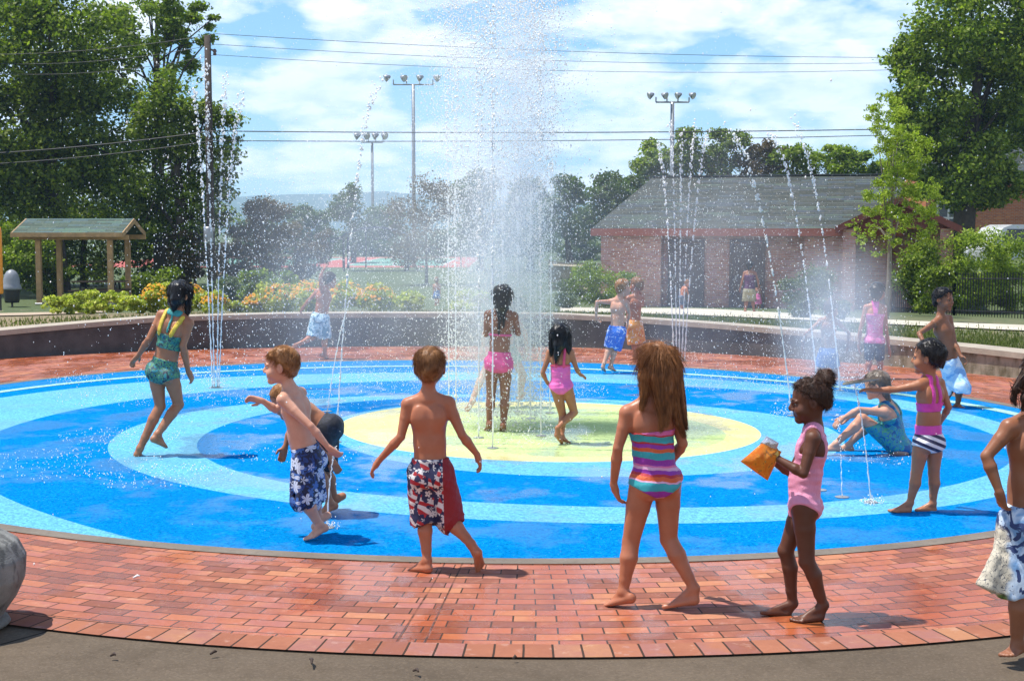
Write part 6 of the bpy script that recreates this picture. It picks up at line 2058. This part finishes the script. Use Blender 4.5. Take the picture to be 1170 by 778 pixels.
spray(1300, 585, 330, 120, 130, 11.5, 1.5, .0015, .006)
spray(700, 560, 330, 400, 150, 9.0, 1.6, .0018, .006)
# splashes on the pad
def splash(px, py, n, rad, h):
    B = G(px, py)
    a = rs.uniform(0, 6.28, n); q = np.sqrt(rs.uniform(size=n)) * rad
    PP.extend(np.stack([B[0] + q * np.cos(a), B[1] + q * np.sin(a), np.abs(rs.normal(size=n)) * h + .004], 1)); RR.extend(.0018 + .0055 * rs.beta(1, 3, n))
for q in ((205, 435, 420, .5, .10), (90, 437, 120, .35, .06), (300, 455, 260, .7, .03), (140, 500, 160, .5, .02), (75, 530, 220, .7, .012), (190, 545, 160, .5, .015), (470, 440, 420, .9, .05), (560, 470, 520, .7, .07), (600, 500, 420, .6, .05), (430, 430, 240, .5, .05),
          (640, 450, 220, .5, .05), (840, 440, 420, .9, .05), (905, 475, 130, .2, .05), (776, 412, 260, .35, .10), (960, 430, 420, .35, .18), (975, 445, 260, .18, .14), (373, 603, 60, .08, .02), (995, 575, 60, .08, .02), (246, 443, 160, .15, .08), (340, 520, 120, .5, .02), (155, 455, 260, .8, .03), (1000, 520, 120, .5, .02)):
    splash(q[0], q[1], int(q[2] * 1.6), q[3], q[4])
V, F = drops(np.array(PP), np.array(RR), rs.uniform(.9, 1.9, len(PP)))
o = mesh_obj('water_spray', V, F, M_DROP, None, True); o['kind'] = 'stuff'


def mist(c, rad, dens, name='mist', col=(.93, .96, 1.0), low=0.0):
    b = NB('mist_air')
    co = b.coord()
    r2 = b.vm('DOT_PRODUCT', co, co)
    f = b.math('MAXIMUM', b.math('SUBTRACT', 1.0, r2), 0.0)
    f = b.math('POWER', f, 1.6)
    f = b.math('MULTIPLY', f, b.ramp(b.noise(b.mapping(co, rad), 1.7, 3), [(.30, .25), (.70, 1.5)]))
    v = b.n('ShaderNodeVolumePrincipled')
    v.inputs['Color'].default_value = (*col, 1); v.inputs['Anisotropy'].default_value = .0
    b.put(v.inputs['Density'], b.math('MULTIPLY', f, dens))
    m = b.out(None, v.outputs[0])
    n, k = 24, 14
    V = [(0, 0, -1)]
    for i in range(1, k):
        q = math.pi * i / k
        for j in range(n):
            w = 2 * math.pi * j / n
            V.append((math.sin(q) * math.cos(w), math.sin(q) * math.sin(w), -math.cos(q)))
    V.append((0, 0, 1))
    F = [(0, 1 + (j + 1) % n, 1 + j) for j in range(n)]
    for i in range(k - 2):
        for j in range(n): F.append((1 + i * n + j, 1 + i * n + (j + 1) % n, 1 + (i + 1) * n + (j + 1) % n, 1 + (i + 1) * n + j))
    F += [(len(V) - 1, 1 + (k - 2) * n + j, 1 + (k - 2) * n + (j + 1) % n) for j in range(n)]
    o = mesh_obj(name, V, F, m, None, False, loc=tuple(c)); o.scale = rad; o['kind'] = 'stuff'
    return o


if MIST:
    mist((cx + .05, 12.1, 1.6), (.56, .55, 2.7), 1.5)
    mist((cx - .05, 12.15, 1.7), (1.25, 1.0, 2.8), .26)
    c_ = P(400, 300, 13.5); mist((c_[0], c_[1], 1.45), (1.6, 1.0, 1.9), .28)
    c_ = P(955, 395, 14.6); mist((c_[0], c_[1], .75), (.80, .6, 1.05), 1.1)
    c_ = P(800, 330, 15.5); mist((c_[0], c_[1], 1.4), (1.6, .9, 1.9), .16)
# ------------------------------------------------------------------ daylight
SUN_AZ, SUN_EL = math.atan2(-.985, .10), math.radians(69)
sd = np.array([math.sin(SUN_AZ) * math.cos(SUN_EL), math.cos(SUN_AZ) * math.cos(SUN_EL), math.sin(SUN_EL)])
sl_ = bpy.data.lights.new('sun', 'SUN'); sl_.energy = 5.0; sl_.angle = math.radians(.53); sl_.color = (1.0, .955, .88)
so = bpy.data.objects.new('sun', sl_); so.rotation_euler = Vector(tuple(-sd)).to_track_quat('-Z', 'Y').to_euler(); so.location = (-10, 5, 30); COL.objects.link(so)

w = bpy.data.worlds.new('World'); SC.world = w; w.use_nodes = True
nt = w.node_tree; nt.nodes.clear()
class WB(NB):
    def __init__(s, t): s.t = t
b = WB(nt)
sky = b.n('ShaderNodeTexSky'); sky.sky_type = 'NISHITA'; sky.sun_disc = False
sky.sun_elevation = SUN_EL; sky.sun_rotation = SUN_AZ; sky.air_density = 1.0; sky.dust_density = .8; sky.ozone_density = 1.4; sky.altitude = 200
gen = b.coord('Generated')
d = b.sep(gen)
h = b.math('MAXIMUM', d[2], 0.0)
den = b.math('ADD', h, .30)
uvp = b.comb(b.math('DIVIDE', d[0], den), b.math('DIVIDE', d[1], den), 0.0)
n1 = b.noise(b.mapping(uvp, (1, 1, 1), (0, 0, 0), CLOUD_OFF), 3.7, 8, .50, .10)
n2 = b.noise(b.mapping(uvp, (1, 1, 1), (0, 0, 0), (3.1, 1.7, 0)), 10, 6, .6, .2)
cl = b.math('ADD', b.math('MULTIPLY', n1, .78), b.math('MULTIPLY', n2, .22))
mask = b.ramp(cl, [(.43, 0.0), (.47, .5), (.54, 1.0)])
shade = b.ramp(n2, [(.32, (.70, .78, .90)), (.58, (1.0, 1.0, 1.0))])
cloudc = b.mix(1.0, shade, (CLOUD_V, CLOUD_V, CLOUD_V * 1.02), 'MULTIPLY')
skyc = b.mix(1.0, sky.outputs[0], (.60, .92, 1.22), 'MULTIPLY')
hz = b.ramp(h, [(.0, .7), (.05, .35), (.12, 0.0)])
mask = b.math('MULTIPLY', mask, b.math('SUBTRACT', 1.0, b.step(h, .55, .2)))
col = b.mix(mask, skyc, cloudc)
col = b.mix(b.math('MULTIPLY', hz, .45), col, (6.2, 7.6, 9.2))
bg_ = b.n('ShaderNodeBackground'); bg_.inputs['Strength'].default_value = .112
b.put(bg_.inputs[0], col)
ow = b.n('ShaderNodeOutputWorld'); nt.links.new(bg_.outputs[0], ow.inputs[0])

if HAZE:
    hb = NB('haze_air'); v = hb.n('ShaderNodeVolumePrincipled')
    v.inputs['Color'].default_value = (.50, .74, 1.0, 1); v.inputs['Density'].default_value = HAZE; v.inputs['Anisotropy'].default_value = .0
    mb = MB(); mb.box((0, 1300, 120), (3800, 2900, 304)); o = mb.build('haze', hb.out(None, v.outputs[0])); o['kind'] = 'stuff'

SC.view_settings.view_transform = 'Standard'; SC.view_settings.look = 'None'
SC.view_settings.exposure = EXPO; SC.view_settings.gamma = 1.0
try: SC.view_settings.use_curve_mapping = False
except Exception: pass
cy_ = SC.cycles
cy_.max_bounces = 7; cy_.diffuse_bounces = 3; cy_.glossy_bounces = 3; cy_.transmission_bounces = 4; cy_.transparent_max_bounces = 8; cy_.volume_bounces = 3
cy_.use_denoising = True; cy_.sample_clamp_indirect = 6; cy_.caustics_reflective = False; cy_.caustics_refractive = False
try: cy_.denoiser = 'OPENIMAGEDENOISE'; cy_.denoising_input_passes = 'RGB_ALBEDO_NORMAL'; cy_.denoising_prefilter = 'ACCURATE'
except Exception: pass
